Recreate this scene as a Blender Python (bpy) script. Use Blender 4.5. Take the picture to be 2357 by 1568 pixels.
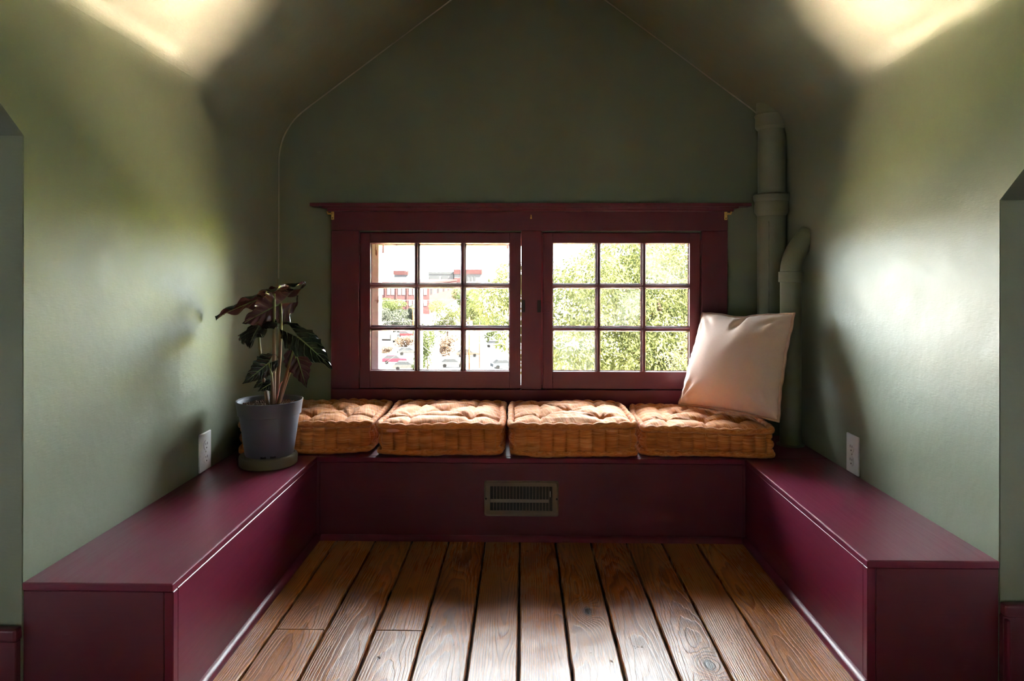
import bpy, bmesh, math, random
import numpy as np
from mathutils import Vector, Matrix, noise as mnoise

for o in list(bpy.data.objects):
    bpy.data.objects.remove(o)
SC = bpy.context.scene
COL = SC.collection
R = math.radians

# ------------------------------------------------------------------ camera
FPX, CXP, HZ = 1571.0, 1178.5, 633.0       # focal length, principal column and horizon row of the 2357 x 1568 frame
EYE = 0.967                                # lens height above the floor boards
YAW, ROLL = math.atan(24.5 / FPX), -0.002
cd = bpy.data.cameras.new('camera')
cam = bpy.data.objects.new('camera', cd)
COL.objects.link(cam)
cd.sensor_width = 36.0
cd.lens = 36.0 * FPX / 2357.0
cd.shift_y = -(784.0 - HZ) / 2357.0
cd.clip_start, cd.clip_end = 0.05, 900
cam.location = (0, 0, EYE)
cam.rotation_euler = (R(90), ROLL, YAW)
SC.camera = cam
CM = cam.rotation_euler.to_matrix()

def ray(px, py):
    return CM @ Vector((px - CXP, HZ - py, -FPX))

def at(px, py, Y):                          # the place at depth Y (metres from the lens) that the photo shows there
    d = ray(px, py)
    return Vector((0, 0, EYE)) + d * (Y / d.y)

# ------------------------------------------------------------------ sky, sun, exposure
SKY, SUN = 64.0, 940.0
w = bpy.data.worlds.new('sky')
SC.world = w
w.use_nodes = True
bgn = w.node_tree.nodes['Background']
bgn.inputs['Color'].default_value = (0.87, 0.94, 1.0, 1)
bgn.inputs['Strength'].default_value = SKY
sd = bpy.data.lights.new('sun', 'SUN')
sd.energy, sd.angle, sd.color = SUN, R(0.6), (1.0, 0.89, 0.72)
sun = bpy.data.objects.new('sun', sd)
COL.objects.link(sun)
SUN_FROM = Vector((0.62, -0.22, 1.0)).normalized()     # high, to the right of the gable and just behind its plane
sun.rotation_euler = SUN_FROM.to_track_quat('Z', 'Y').to_euler()
vs = SC.view_settings
vs.view_transform, vs.look, vs.gamma, vs.exposure = 'Standard', 'None', 1.0, 0.22
vs.use_curve_mapping = False
SC.cycles.max_bounces = 8
SC.cycles.diffuse_bounces = 5
SC.cycles.transparent_max_bounces = 8
SC.cycles.sample_clamp_indirect = 120.0
SC.cycles.caustics_reflective = False
SC.cycles.caustics_refractive = False

# ------------------------------------------------------------------ material helpers
class NT:
    def __init__(s, name):
        s.m = bpy.data.materials.new(name)
        s.m.use_nodes = True
        s.t = s.m.node_tree
        s.b = s.t.nodes['Principled BSDF']
        s.out = s.t.nodes['Material Output']
    def n(s, typ, ins=None, **kw):
        nd = s.t.nodes.new(typ)
        for k, v in kw.items():
            setattr(nd, k, v)
        for k, v in (ins or {}).items():
            s.set(nd.inputs[k], v)
        return nd
    def set(s, sock, v):
        if isinstance(v, bpy.types.NodeSocket):
            s.t.links.new(v, sock)
        elif isinstance(v, (tuple, list)) and len(v) == 3 and sock.type == 'RGBA':
            sock.default_value = (*v, 1)
        else:
            sock.default_value = v
    def p(s, **kw):
        for k, v in kw.items():
            s.set(s.b.inputs[k.replace('_', ' ')], v)
    def math(s, op, a, b=None, c=None):
        nd = s.n('ShaderNodeMath', operation=op)
        for i, v in enumerate((a, b, c)):
            if v is not None:
                s.set(nd.inputs[i], v)
        return nd.outputs[0]
    def ramp(s, fac, stops):
        nd = s.n('ShaderNodeValToRGB', {0: fac})
        el = nd.color_ramp.elements
        while len(el) < len(stops):
            el.new(0.5)
        for e, (p, c) in zip(el, stops):
            e.position = p
            e.color = (*c, 1) if len(c) == 3 else c
        return nd.outputs[0]
    def mix(s, fac, a, b, mode='MIX'):
        nd = s.n('ShaderNodeMix', data_type='RGBA', blend_type=mode)
        s.set(nd.inputs['Factor'], fac)
        s.set(nd.inputs[6], a)
        s.set(nd.inputs[7], b)
        return nd.outputs[2]
    def coord(s, which='Object', scale=(1, 1, 1), loc=(0, 0, 0)):
        tc = s.n('ShaderNodeTexCoord')
        mp = s.n('ShaderNodeMapping', {0: tc.outputs[which]})
        mp.inputs['Scale'].default_value = scale
        mp.inputs['Location'].default_value = loc
        return mp.outputs[0]
    def noise(s, vec, scale, detail=3, rough=0.5, dist=0.0, out=0):
        nd = s.n('ShaderNodeTexNoise', {'Scale': scale, 'Detail': detail, 'Roughness': rough, 'Distortion': dist})
        if vec is not None:
            s.set(nd.inputs['Vector'], vec)
        return nd.outputs[out]
    def bump(s, h, strength, dist=0.01):
        nd = s.n('ShaderNodeBump', {'Height': h, 'Strength': strength, 'Distance': dist})
        s.set(s.b.inputs['Normal'], nd.outputs[0])
        return nd.outputs[0]

def plain(name, col, rough=0.5, metal=0.0, var=0.15, scale=8.0, bump=0.0, **kw):
    t = NT(name)
    v = t.coord()
    nz = t.noise(v, scale, 4)
    c = t.mix(nz, tuple(x * (1 - var) for x in col), tuple(min(1, x * (1 + var)) for x in col))
    t.p(Base_Color=c, Roughness=rough, Metallic=metal, **kw)
    if bump:
        t.bump(t.noise(v, scale * 12, 3), bump, 0.004)
    return t.m

def mat_wall():
    t = NT('sage_wall_paint')
    v = t.coord('Object')
    big = t.noise(v, 1.3, 3)
    c = t.mix(big, (0.190, 0.222, 0.150), (0.218, 0.246, 0.172))
    t.p(Base_Color=c, Roughness=t.math('MULTIPLY_ADD', t.noise(v, 14, 3), 0.12, 0.40), Specular_IOR_Level=0.45)
    st = t.noise(t.coord('Object', (60, 60, 240)), 1.0, 3)
    lump = t.noise(v, 9, 4)
    h = t.math('MULTIPLY_ADD', lump, 1.4, t.math('MULTIPLY', st, 0.18))
    t.bump(h, 0.16, 0.012)
    return t.m

def mat_paint(name='burgundy_paint', col=(0.190, 0.0110, 0.049), dark=(0.128, 0.0105, 0.029), axis=0, rough=0.34):
    t = NT(name)
    sc = [90, 90, 90]
    sc[axis] = 5
    v = t.coord('Object', tuple(sc))
    g = t.noise(v, 1.0, 4, 0.6)
    big = t.noise(t.coord('Object'), 3.5, 4)
    c = t.mix(big, dark, col)
    scuff = t.ramp(t.noise(t.coord('Object', (9, 9, 9)), 1.0, 5, 0.7), [(0.66, (0, 0, 0)), (0.80, (1, 1, 1))])
    c = t.mix(t.math('MULTIPLY', scuff, 0.10), c, (0.30, 0.12, 0.16))
    rr = t.math('MULTIPLY_ADD', g, 0.16, rough - 0.06)
    t.p(Base_Color=c, Roughness=rr, Specular_IOR_Level=0.5)
    t.bump(t.math('ADD', g, t.math('MULTIPLY', big, 0.8)), 0.16, 0.004)
    return t.m

def mat_floor():
    t = NT('old_pine_board')
    def attr(n):
        return t.n('ShaderNodeAttribute', attribute_type='OBJECT', attribute_name=n).outputs['Fac']
    tc = t.n('ShaderNodeTexCoord')
    sp = t.n('ShaderNodeSeparateXYZ', {0: tc.outputs['Object']})
    X, Y = sp.outputs[0], sp.outputs[1]
    seed = attr('grain_seed')
    vec = t.n('ShaderNodeCombineXYZ', {0: t.math('MULTIPLY', X, 2.5), 1: t.math('MULTIPLY', Y, 0.8), 2: seed}).outputs[0]
    w1 = t.math('SUBTRACT', t.noise(vec, 1.6, 3, 0.55), 0.5)
    vec2 = t.n('ShaderNodeCombineXYZ', {0: t.math('MULTIPLY', X, 14), 1: t.math('MULTIPLY', Y, 2.2), 2: t.math('ADD', seed, 7.0)}).outputs[0]
    w2 = t.math('SUBTRACT', t.noise(vec2, 1.5, 3, 0.5), 0.5)
    kx = t.math('SUBTRACT', X, attr('knot_x'))
    ky = t.math('MULTIPLY', t.math('SUBTRACT', Y, attr('knot_y')), 0.55)
    dk = t.math('SQRT', t.math('ADD', t.math('MULTIPLY', kx, kx), t.math('MULTIPLY', ky, ky)))
    kb = t.math('POWER', 2.718, t.math('MULTIPLY', t.math('POWER', t.math('DIVIDE', dk, 0.035), 2.0), -1.0))
    cx = t.math('ADD', t.math('SUBTRACT', X, attr('grain_x')), t.math('MULTIPLY', w1, 0.035))
    cz = t.math('ADD', t.math('ADD', attr('grain_z'), t.math('MULTIPLY', Y, attr('grain_tilt'))), t.math('MULTIPLY', w1, 0.05))
    r = t.math('SQRT', t.math('ADD', t.math('MULTIPLY', cx, cx), t.math('MULTIPLY', cz, cz)))
    r = t.math('ADD', r, t.math('MULTIPLY', w2, 0.012))
    r = t.math('ADD', r, t.math('MULTIPLY', kb, 0.035))
    fr = t.math('FRACT', t.math('MULTIPLY', r, 210.0))
    ring = t.math('POWER', fr, 1.6)
    ring = t.math('MULTIPLY', ring, t.math('SUBTRACT', 1.0, t.math('POWER', fr, 14.0)))
    fine = t.noise(t.n('ShaderNodeCombineXYZ', {0: t.math('MULTIPLY', X, 420), 1: t.math('MULTIPLY', Y, 9), 2: seed}).outputs[0], 1.0, 3, 0.6)
    big = t.noise(t.n('ShaderNodeCombineXYZ', {0: t.math('MULTIPLY', X, 5), 1: t.math('MULTIPLY', Y, 2.0), 2: t.math('ADD', seed, 3.0)}).outputs[0], 1.5, 4, 0.6)
    tone = attr('tone')
    light = t.mix(tone, (0.41, 0.105, 0.018), (0.74, 0.29, 0.058))
    dark = t.mix(tone, (0.070, 0.014, 0.004), (0.22, 0.062, 0.013))
    c = t.mix(t.math('MULTIPLY_ADD', ring, 0.85, t.math('MULTIPLY', fine, 0.25)), light, dark)
    c = t.mix(t.ramp(big, [(0.35, (0, 0, 0)), (0.75, (1, 1, 1))]), c, t.mix(0.5, c, dark))
    spots = t.ramp(t.noise(t.n('ShaderNodeCombineXYZ', {0: t.math('MULTIPLY', X, 40), 1: t.math('MULTIPLY', Y, 22), 2: seed}).outputs[0], 1.0, 3, 0.6), [(0.70, (0, 0, 0)), (0.76, (1, 1, 1))])
    c = t.mix(t.math('MULTIPLY', spots, 0.75), c, (0.02, 0.009, 0.006))
    core = t.ramp(dk, [(0.010, (1, 1, 1)), (0.017, (0, 0, 0))])
    c = t.mix(t.math('MULTIPLY', core, 0.9), c, (0.016, 0.006, 0.003))
    t.p(Base_Color=c, Roughness=t.math('MULTIPLY_ADD', big, 0.14, t.math('MULTIPLY_ADD', fine, 0.10, 0.16)), Specular_IOR_Level=0.29)
    h = t.math('ADD', t.math('MULTIPLY', ring, -0.30), t.math('MULTIPLY', fine, 0.45))
    h = t.math('ADD', h, t.math('MULTIPLY', w2, 0.7))
    h = t.math('SUBTRACT', h, t.math('MULTIPLY', spots, 0.8))
    t.bump(h, 0.42, 0.004)
    return t.m

def mat_velvet(name, a, b, c3, pale):
    t = NT(name)
    tc = t.n('ShaderNodeTexCoord')
    mp = t.n('ShaderNodeMapping', {0: tc.outputs['UV']})
    mp.inputs['Scale'].default_value = (230, 9, 1)
    s1 = t.noise(mp.outputs[0], 1.0, 4, 0.65, 0.3)
    mp2 = t.n('ShaderNodeMapping', {0: tc.outputs['UV']})
    mp2.inputs['Scale'].default_value = (60, 5, 1)
    s2 = t.noise(mp2.outputs[0], 1.0, 3, 0.6)
    f = t.math('MULTIPLY_ADD', s1, 0.7, t.math('MULTIPLY', s2, 0.3))
    c = t.ramp(f, [(0.30, a), (0.48, b), (0.60, c3), (0.74, pale)])
    t.p(Base_Color=c, Roughness=0.72, Sheen_Weight=0.55, Sheen_Roughness=0.35, Sheen_Tint=(1.0, 0.80, 0.66), Specular_IOR_Level=0.25)
    t.bump(t.math('ADD', s1, t.noise(t.coord('UV', (900, 900, 1)), 1.0, 2)), 0.35, 0.003)
    return t.m

def mat_linen():
    t = NT('pale_linen')
    v = t.coord('UV', (420, 420, 1))
    wv = t.noise(t.coord('UV', (700, 60, 1)), 1.0, 2)
    wh = t.noise(t.coord('UV', (60, 700, 1)), 1.0, 2)
    wsum = t.math('MULTIPLY', t.math('ADD', wv, wh), 0.5)
    c = t.mix(wsum, (0.66, 0.46, 0.38), (0.80, 0.60, 0.52))
    t.p(Base_Color=c, Roughness=0.85, Sheen_Weight=0.25, Sheen_Roughness=0.4, Specular_IOR_Level=0.2)
    fold = t.noise(t.coord('UV', (9, 9, 1)), 1.0, 4)
    t.bump(t.math('ADD', t.math('MULTIPLY', wsum, 0.25), t.math('MULTIPLY', fold, 0.6)), 0.25, 0.006)
    return t.m

def mat_pane(name, haze=0.03, seed=0.0):
    t = NT(name)
    v = t.coord('Object', (1, 1, 1), (seed, seed * 1.7, 0))
    tr = t.n('ShaderNodeBsdfTransparent', {0: (0.97, 0.985, 0.975, 1)})
    gl = t.n('ShaderNodeBsdfGlossy', {0: (1, 1, 1, 1), 1: 0.02})
    nb = t.n('ShaderNodeBump', {'Height': t.noise(v, 7, 2), 'Strength': 0.15, 'Distance': 0.02})
    t.set(gl.inputs['Normal'], nb.outputs[0])
    fr = t.n('ShaderNodeFresnel', {0: 1.45})
    m1 = t.n('ShaderNodeMixShader', {0: fr.outputs[0], 1: tr.outputs[0], 2: gl.outputs[0]})
    tl = t.n('ShaderNodeBsdfTranslucent', {0: (0.80, 0.95, 0.88, 1)})
    dirt = t.ramp(t.noise(v, 9, 4), [(0.40, (0, 0, 0)), (0.75, (1, 1, 1))])
    m2 = t.n('ShaderNodeMixShader', {0: t.math('MULTIPLY_ADD', dirt, haze, haze * 0.2), 1: m1.outputs[0], 2: tl.outputs[0]})
    t.t.links.new(m2.outputs[0], t.out.inputs[0])
    return t.m

def mat_leaf(name, refl, trans, tw=0.45):
    t = NT(name)
    nz = t.noise(t.coord('Object'), 2.2, 3)
    k = t.ramp(nz, [(0.3, (0.70, 0.75, 0.7)), (0.7, (1.25, 1.15, 1.1))])
    df = t.n('ShaderNodeBsdfDiffuse', {0: t.mix(1.0, refl, k, 'MULTIPLY')})
    tl = t.n('ShaderNodeBsdfTranslucent', {0: t.mix(1.0, trans, k, 'MULTIPLY')})
    mx = t.n('ShaderNodeMixShader', {0: tw, 1: df.outputs[0], 2: tl.outputs[0]})
    t.t.links.new(mx.outputs[0], t.out.inputs[0])
    return t.m

def mat_alocasia():
    t = NT('alocasia_leaf')
    uv = t.n('ShaderNodeSeparateXYZ', {0: t.n('ShaderNodeTexCoord').outputs['UV']})
    s, v = uv.outputs[0], uv.outputs[1]
    k = t.math('DIVIDE', t.math('SUBTRACT', v, t.math('MULTIPLY', s, 0.28)), 0.17)
    d = t.math('ABSOLUTE', t.math('SUBTRACT', t.math('FRACT', k), 0.5))
    vein = t.ramp(d, [(0.022, (1, 1, 1)), (0.060, (0, 0, 0))])
    mid = t.ramp(s, [(0.035, (1, 1, 1)), (0.06, (0, 0, 0))])
    edge = t.ramp(s, [(0.965, (0, 0, 0)), (0.985, (1, 1, 1))])
    m = t.math('MAXIMUM', t.math('MAXIMUM', vein, mid), t.math('MULTIPLY', edge, 0.5))
    nz = t.noise(t.coord('Object'), 30, 3)
    top = t.mix(nz, (0.006, 0.012, 0.008), (0.016, 0.030, 0.018))
    top = t.mix(t.math('MULTIPLY', m, 0.75), top, (0.20, 0.25, 0.16))
    und = t.mix(nz, (0.050, 0.014, 0.018), (0.115, 0.036, 0.040))
    und = t.mix(t.math('MULTIPLY', m, 0.45), und, (0.20, 0.17, 0.07))
    geo = t.n('ShaderNodeNewGeometry')
    c = t.mix(geo.outputs['Backfacing'], top, und)
    t.p(Base_Color=c, Roughness=0.22, Specular_IOR_Level=0.6)
    t.bump(t.math('ADD', t.math('MULTIPLY', d, -1.0), t.math('MULTIPLY', nz, 0.3)), 0.4, 0.004)
    return t.m

def mat_stem():
    t = NT('petiole')
    uv = t.n('ShaderNodeSeparateXYZ', {0: t.n('ShaderNodeTexCoord').outputs['UV']})
    st = t.noise(t.coord('Object', (260, 260, 14)), 1.0, 3)
    c = t.ramp(uv.outputs[1], [(0.0, (0.20, 0.10, 0.055)), (0.45, (0.28, 0.135, 0.075)), (0.62, (0.24, 0.19, 0.06)), (0.8, (0.21, 0.25, 0.055))])
    c = t.mix(t.math('MULTIPLY', st, 0.45), c, (0.10, 0.05, 0.03))
    t.p(Base_Color=c, Roughness=0.42)
    return t.m

M = {}
M['wall'] = mat_wall()
M['paint_x'] = mat_paint('burgundy_paint_x', axis=0)
M['paint_y'] = mat_paint('burgundy_paint_y', axis=1)
M['paint_z'] = mat_paint('burgundy_paint_z', axis=2)
for ax_ in 'xyz':
    M['trim_' + ax_] = mat_paint('burgundy_trim_' + ax_, (0.150, 0.0200, 0.043), (0.108, 0.0170, 0.030), 'xyz'.index(ax_), 0.36)
M['floor'] = mat_floor()
M['bead'] = plain('pale_filler', (0.36, 0.34, 0.26), 0.45, var=0.1)
M['subfloor'] = plain('dark_subfloor', (0.010, 0.007, 0.006), 0.9)
M['velvet'] = [
    mat_velvet('rust_velvet_a', (0.30, 0.075, 0.014), (0.66, 0.205, 0.040), (0.78, 0.33, 0.10), (0.92, 0.72, 0.58)),
    mat_velvet('rust_velvet_b', (0.33, 0.085, 0.016), (0.68, 0.215, 0.045), (0.76, 0.31, 0.10), (0.85, 0.52, 0.33)),
    mat_velvet('rust_velvet_c', (0.34, 0.090, 0.018), (0.68, 0.220, 0.048), (0.78, 0.33, 0.11), (0.86, 0.55, 0.36)),
    mat_velvet('rust_velvet_d', (0.26, 0.064, 0.013), (0.65, 0.205, 0.042), (0.78, 0.34, 0.11), (0.92, 0.70, 0.55))]
M['pinklining'] = plain('pink_lining', (0.75, 0.30, 0.20), 0.8)
M['linen'] = mat_linen()
M['piping'] = plain('linen_piping', (0.62, 0.38, 0.29), 0.85, var=0.1, scale=60)
M['pipe'] = plain('green_pipe_paint', (0.200, 0.218, 0.145), 0.30, var=0.12, scale=20, bump=0.25)
M['vent'] = plain('brown_enamel', (0.19, 0.14, 0.105), 0.34, var=0.06)
M['ventdark'] = plain('vent_interior', (0.035, 0.030, 0.027), 0.6)
M['steel'] = plain('bright_steel', (0.45, 0.42, 0.40), 0.3, 0.9)
M['brass'] = plain('brass', (0.95, 0.66, 0.22), 0.42, 0.85, var=0.1)
M['plate'] = plain('white_plastic', (0.84, 0.82, 0.86), 0.32, var=0.02)
M['slot'] = plain('outlet_slot', (0.03, 0.028, 0.03), 0.6)
M['latch'] = plain('dark_iron', (0.020, 0.016, 0.015), 0.5, 0.4)
M['pot'] = plain('grey_plastic_pot', (0.125, 0.128, 0.160), 0.42, var=0.06)
M['saucer'] = plain('olive_saucer', (0.15, 0.118, 0.070), 0.48, var=0.10)
M['soil'] = plain('bark_soil', (0.105, 0.052, 0.030), 0.85, var=0.7, scale=90)
M['leaf'] = mat_alocasia()
M['stem'] = mat_stem()
M['bud'] = plain('pink_sheath', (0.55, 0.16, 0.13), 0.5)
M['peel'] = None
def mat_peel():
    t = NT('peeling_white_paint')
    v = t.coord('Object', (30, 30, 9))
    m = t.ramp(t.noise(v, 1.0, 5, 0.65), [(0.60, (0, 0, 0)), (0.64, (1, 1, 1))])
    c = t.mix(m, (0.19, 0.195, 0.21), (0.05, 0.030, 0.022))
    t.p(Base_Color=c, Roughness=0.8, Specular_IOR_Level=0.0)
    t.bump(m, -0.4, 0.004)
    return t.m
M['peel'] = mat_peel()
PANES = [mat_pane('window_glass_%s' % k, h, s) for k, h, s in (('clear', 0.001, 0.0), ('misty', 0.010, 3.1), ('dusty', 0.005, 8.4))]

# ------------------------------------------------------------------ mesh helpers
def link(name, me, mat=None, parent=None, loc=None, smooth=False):
    o = bpy.data.objects.new(name, me)
    COL.objects.link(o)
    if mat is not None and not me.materials:
        me.materials.append(mat)
    if parent is not None:
        o.parent = parent
    if loc is not None:
        o.location = loc
    if smooth:
        me.shade_smooth()
    return o

def mesh(name, V, F, mat=None, parent=None, uv=None, smooth=False, loc=None):
    me = bpy.data.meshes.new(name)
    me.from_pydata([tuple(v) for v in V], [], F)
    if uv is not None:
        lay = me.uv_layers.new(name='UVMap')
        idx = np.empty(len(me.loops), np.int32)
        me.loops.foreach_get('vertex_index', idx)
        lay.data.foreach_set('uv', np.asarray(uv, np.float32)[idx].ravel())
    me.update()
    return link(name, me, mat, parent, loc, smooth)

def empty(name, loc=(0, 0, 0), rz=0.0):
    o = bpy.data.objects.new(name, None)
    COL.objects.link(o)
    o.location = loc
    o.rotation_euler = (0, 0, rz)
    o.empty_display_size = 0.05
    return o

def tag(o, label=None, cat=None, group=None, kind=None):
    if label: o['label'] = label
    if cat: o['category'] = cat
    if group: o['group'] = group
    if kind: o['kind'] = kind
    return o

def boxmesh(name, a, b, bev=0.002, seg=1):
    bm = bmesh.new()
    bmesh.ops.create_cube(bm, size=1.0)
    lo = Vector((min(a[i], b[i]) for i in range(3)))
    hi = Vector((max(a[i], b[i]) for i in range(3)))
    for v in bm.verts:
        v.co = Vector(((v.co[i] + 0.5) * (hi[i] - lo[i]) + lo[i] for i in range(3)))
    if bev:
        bmesh.ops.bevel(bm, geom=bm.edges[:], offset=bev, segments=seg, affect='EDGES', profile=0.5)
    me = bpy.data.meshes.new(name)
    bm.to_mesh(me)
    bm.free()
    return me

def box(name, a, b, mat, parent=None, bev=0.002, seg=1):
    return link(name, boxmesh(name, a, b, bev, seg), mat, parent)

def grid_faces(nu, nv, closed_u=False, base=0, flip=False):
    F = []
    for j in range(nv - 1):
        for i in range(nu if closed_u else nu - 1):
            a, b = base + j * nu + i, base + j * nu + (i + 1) % nu
            c, d = b + nu, a + nu
            F.append((a, d, c, b) if flip else (a, b, c, d))
    return F

def lathe(name, prof, mat, parent=None, n=48, loc=None, axis='Z', smooth=True):
    V, F = [], []
    for r, z in prof:
        for i in range(n):
            a = 2 * math.pi * i / n
            V.append((r * math.cos(a), r * math.sin(a), z))
    F = grid_faces(n, len(prof), True)
    if prof[0][0] > 1e-6: F.append(tuple(range(n - 1, -1, -1)))
    if prof[-1][0] > 1e-6: F.append(tuple(range((len(prof) - 1) * n, len(prof) * n)))
    o = mesh(name, V, F, mat, parent, loc=loc)
    if smooth:
        o.data.shade_smooth()
        o.data.set_sharp_from_angle(angle=R(35))
    return o

def frames(P, closed=False):
    n = len(P)
    T = []
    for i in range(n):
        a = P[(i - 1) % n] if closed or i > 0 else P[i]
        b = P[(i + 1) % n] if closed or i < n - 1 else P[i]
        T.append((b - a).normalized())
    up = Vector((0, 0, 1)) if abs(T[0].z) < 0.9 else Vector((0, 1, 0))
    Ns = []
    nrm = (up - T[0] * up.dot(T[0])).normalized()
    for i in range(n):
        nrm = (nrm - T[i] * nrm.dot(T[i])).normalized()
        Ns.append(nrm)
    return T, Ns

def tubedata(P, rad, n=10, closed=False, cap=True):
    P = [Vector(p) for p in P]
    T, Ns = frames(P, closed)
    V, UV = [], []
    for i, p in enumerate(P):
        r = rad(i / (len(P) - 1)) if callable(rad) else rad
        b = T[i].cross(Ns[i])
        for k in range(n):
            a = 2 * math.pi * k / n
            V.append(p + (Ns[i] * math.cos(a) + b * math.sin(a)) * r)
            UV.append((k / n, i / (len(P) - 1)))
    F = grid_faces(n, len(P), True)
    if closed:
        L = (len(P) - 1) * n
        F += [(L + i, L + (i + 1) % n, (i + 1) % n, i) for i in range(n)]
    elif cap:
        F.append(tuple(range(n - 1, -1, -1)))
        F.append(tuple(range((len(P) - 1) * n, len(P) * n)))
    return V, F, UV

def tube(name, P, rad, mat, parent=None, n=10, closed=False):
    V, F, UV = tubedata(P, rad, n, closed)
    o = mesh(name, V, F, mat, parent, uv=UV, smooth=True)
    if not closed:
        o.data.set_sharp_from_angle(angle=R(50))
    return o

def bez(a, b, c, d, n=16):
    a, b, c, d = map(Vector, (a, b, c, d))
    return [a * (1 - t) ** 3 + b * 3 * t * (1 - t) ** 2 + c * 3 * t * t * (1 - t) + d * t ** 3 for t in (i / n for i in range(n + 1))]

# ------------------------------------------------------------------ the shell
XL, XR = -1.080, 1.115           # cheek walls of the dormer
YB = 3.0                         # window wall
YKL, YKR = 1.461, 1.614          # knee walls of the main room, where the benches end
BT = 0.300                       # bench top
YF = 2.485                       # front of the window bench
ZC = EYE + 0.643                 # where cheek wall turns into the slope
RIDX, RIDZ = 0.02, EYE + 1.463
SL = 0.80                        # pitch of the main roof
def roofY(z):                    # depth of the main roof slope at height z
    return 1.46 - (z - 1.267) / SL
def roofZ(y):
    return 1.267 + SL * (1.46 - y)

def arc_profile(x0, k):
    # cheek wall -> rounded shoulder -> slope -> ridge
    wall = [(x0, 0.0), (x0, 0.6), (x0, 1.1)]
    sx, sz = RIDX - x0, RIDZ - ZC
    L = math.hypot(sx, sz)
    a = Vector((x0, ZC - k)); m = Vector((x0, ZC)); b = Vector((x0 + sx / L * k, ZC + sz / L * k))
    shoulder = []
    for i in range(13):
        t = i / 12
        p = a * (1 - t) ** 2 + m * 2 * t * (1 - t) + b * t * t
        shoulder.append((p.x, p.y))
    slope = [(b.x + (RIDX - b.x) * t, b.y + (RIDZ - b.y) * t) for t in (0.33, 0.66, 1.0)]
    return wall, shoulder, slope

def sheet(name, prof, yk, y1, mat, sg, nY=14, th=0.09):
    """plaster skin following the profile, with its own back and edges (kept apart so the face shades cleanly)"""
    def row(p):
        (x, z), (xb, zb) = p
        y0 = yk if z <= roofZ(yk) else roofY(z)
        out = []
        for j in range(nY):
            q = j / (nY - 1)
            q2 = q ** 3
            out.append(Vector((x + (xb - x) * q2, y0 + (y1 - y0) * q, z + (zb - z) * q2)))
        return out
    rows = [row(p) for p in zip(*prof)]
    prof = prof[1]
    nr = []
    for i in range(len(prof)):
        a, b = Vector(prof[max(0, i - 1)]), Vector(prof[min(len(prof) - 1, i + 1)])
        d = (b - a).normalized()
        nr.append(Vector((-d.y * sg, 0, d.x * sg)))
    V = [v for r in rows for v in r]
    F = grid_faces(nY, len(prof), flip=sg < 0)
    n0 = len(V)
    back = [[v + n * th for v in r] for r, n in zip(rows, nr)]
    V += [v for r in back for v in r]
    F += grid_faces(nY, len(prof), base=n0, flip=sg > 0)
    def strip(A, B):
        k = len(V)
        V.extend(A); V.extend(B)
        m = len(A)
        F.extend((k + q, k + q + 1, k + m + q + 1, k + m + q) for q in range(m - 1))
    strip([r[0] for r in rows], [r[0] for r in back])
    strip([r[-1] for r in rows], [r[-1] for r in back])
    strip(rows[0], back[0])
    strip(rows[-1], back[-1])
    return tag(mesh(name, V, F, mat, smooth=True), kind='structure')

for side, x0, yk, sg in (('left', XL, YKL, 1), ('right', XR, YKR, -1)):
    wl, sh, sp = arc_profile(x0, 0.06)          # a tight crease near the room, a rounder one at the window wall
    wl, sh2, sp2 = arc_profile(x0, 0.15)
    zb = roofZ(yk)
    wl = [(x0, 0.0), (x0, 0.4), (x0, 0.8), (x0, zb), (x0, zb + 0.06)]
    sheet('wall_' + side, (wl + sh[:7], wl + sh2[:7]), yk, YB + 0.02, M['wall'], sg)
    sheet('ceiling_' + side, (sh[6:] + sp, sh2[6:] + sp2), yk, YB + 0.02, M['wall'], sg)

# bead of paint and filler where plaster skin meets the window wall
for side, x0 in (('left', XL), ('right', XR)):
    wl, sh2, sp2 = arc_profile(x0, 0.15)
    e = 0.0015 if side == 'left' else -0.0015
    pts = [(x0 + e, YB - 0.001, 0.95 + 0.1 * i) for i in range(5)] + [(x + e, YB - 0.001, z - 0.0015) for x, z in sh2] + [(x, YB - 0.001, z - 0.0015) for x, z in sp2]
    tag(tube('trim_bead_' + side, pts, 0.0036, M['bead'], None, 6), kind='structure')

# window wall with its opening
WX0, WX1 = at(826, 700, 2.99).x, at(1614, 700, 2.99).x
WZ0, WZ1 = at(1200, 897, 2.99).z, at(1200, 534, 2.99).z
WT = 0.20
def wall_ring(y):
    e = 0.12
    outer = [(XL - e, -0.1), (XR + e, -0.1), (XR + e, ZC + 0.02), (RIDX, RIDZ + 0.14), (XL - e, ZC + 0.02)]
    return outer, [(WX0, WZ0), (WX1, WZ0), (WX1, WZ1), (WX0, WZ1)]
V, F = [], []
for y in (YB, YB + WT):
    ou, ho = wall_ring(y)
    V += [(x, y, z) for x, z in ou] + [(x, y, z) for x, z in ho]
F += [(0, 1, 6, 5), (1, 2, 7, 6), (2, 3, 4, 8, 7), (4, 0, 5, 8)]
F += [tuple(i + 9 for i in f[::-1]) for f in F]
F += [(5, 6, 15, 14), (6, 7, 16, 15), (7, 8, 17, 16), (8, 5, 14, 17)]
F += [(i, i + 9, (i + 1) % 5 + 9, (i + 1) % 5) for i in range(5)]
wb = tag(mesh('wall_back', V, F, M['wall']), kind='structure')

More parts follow.
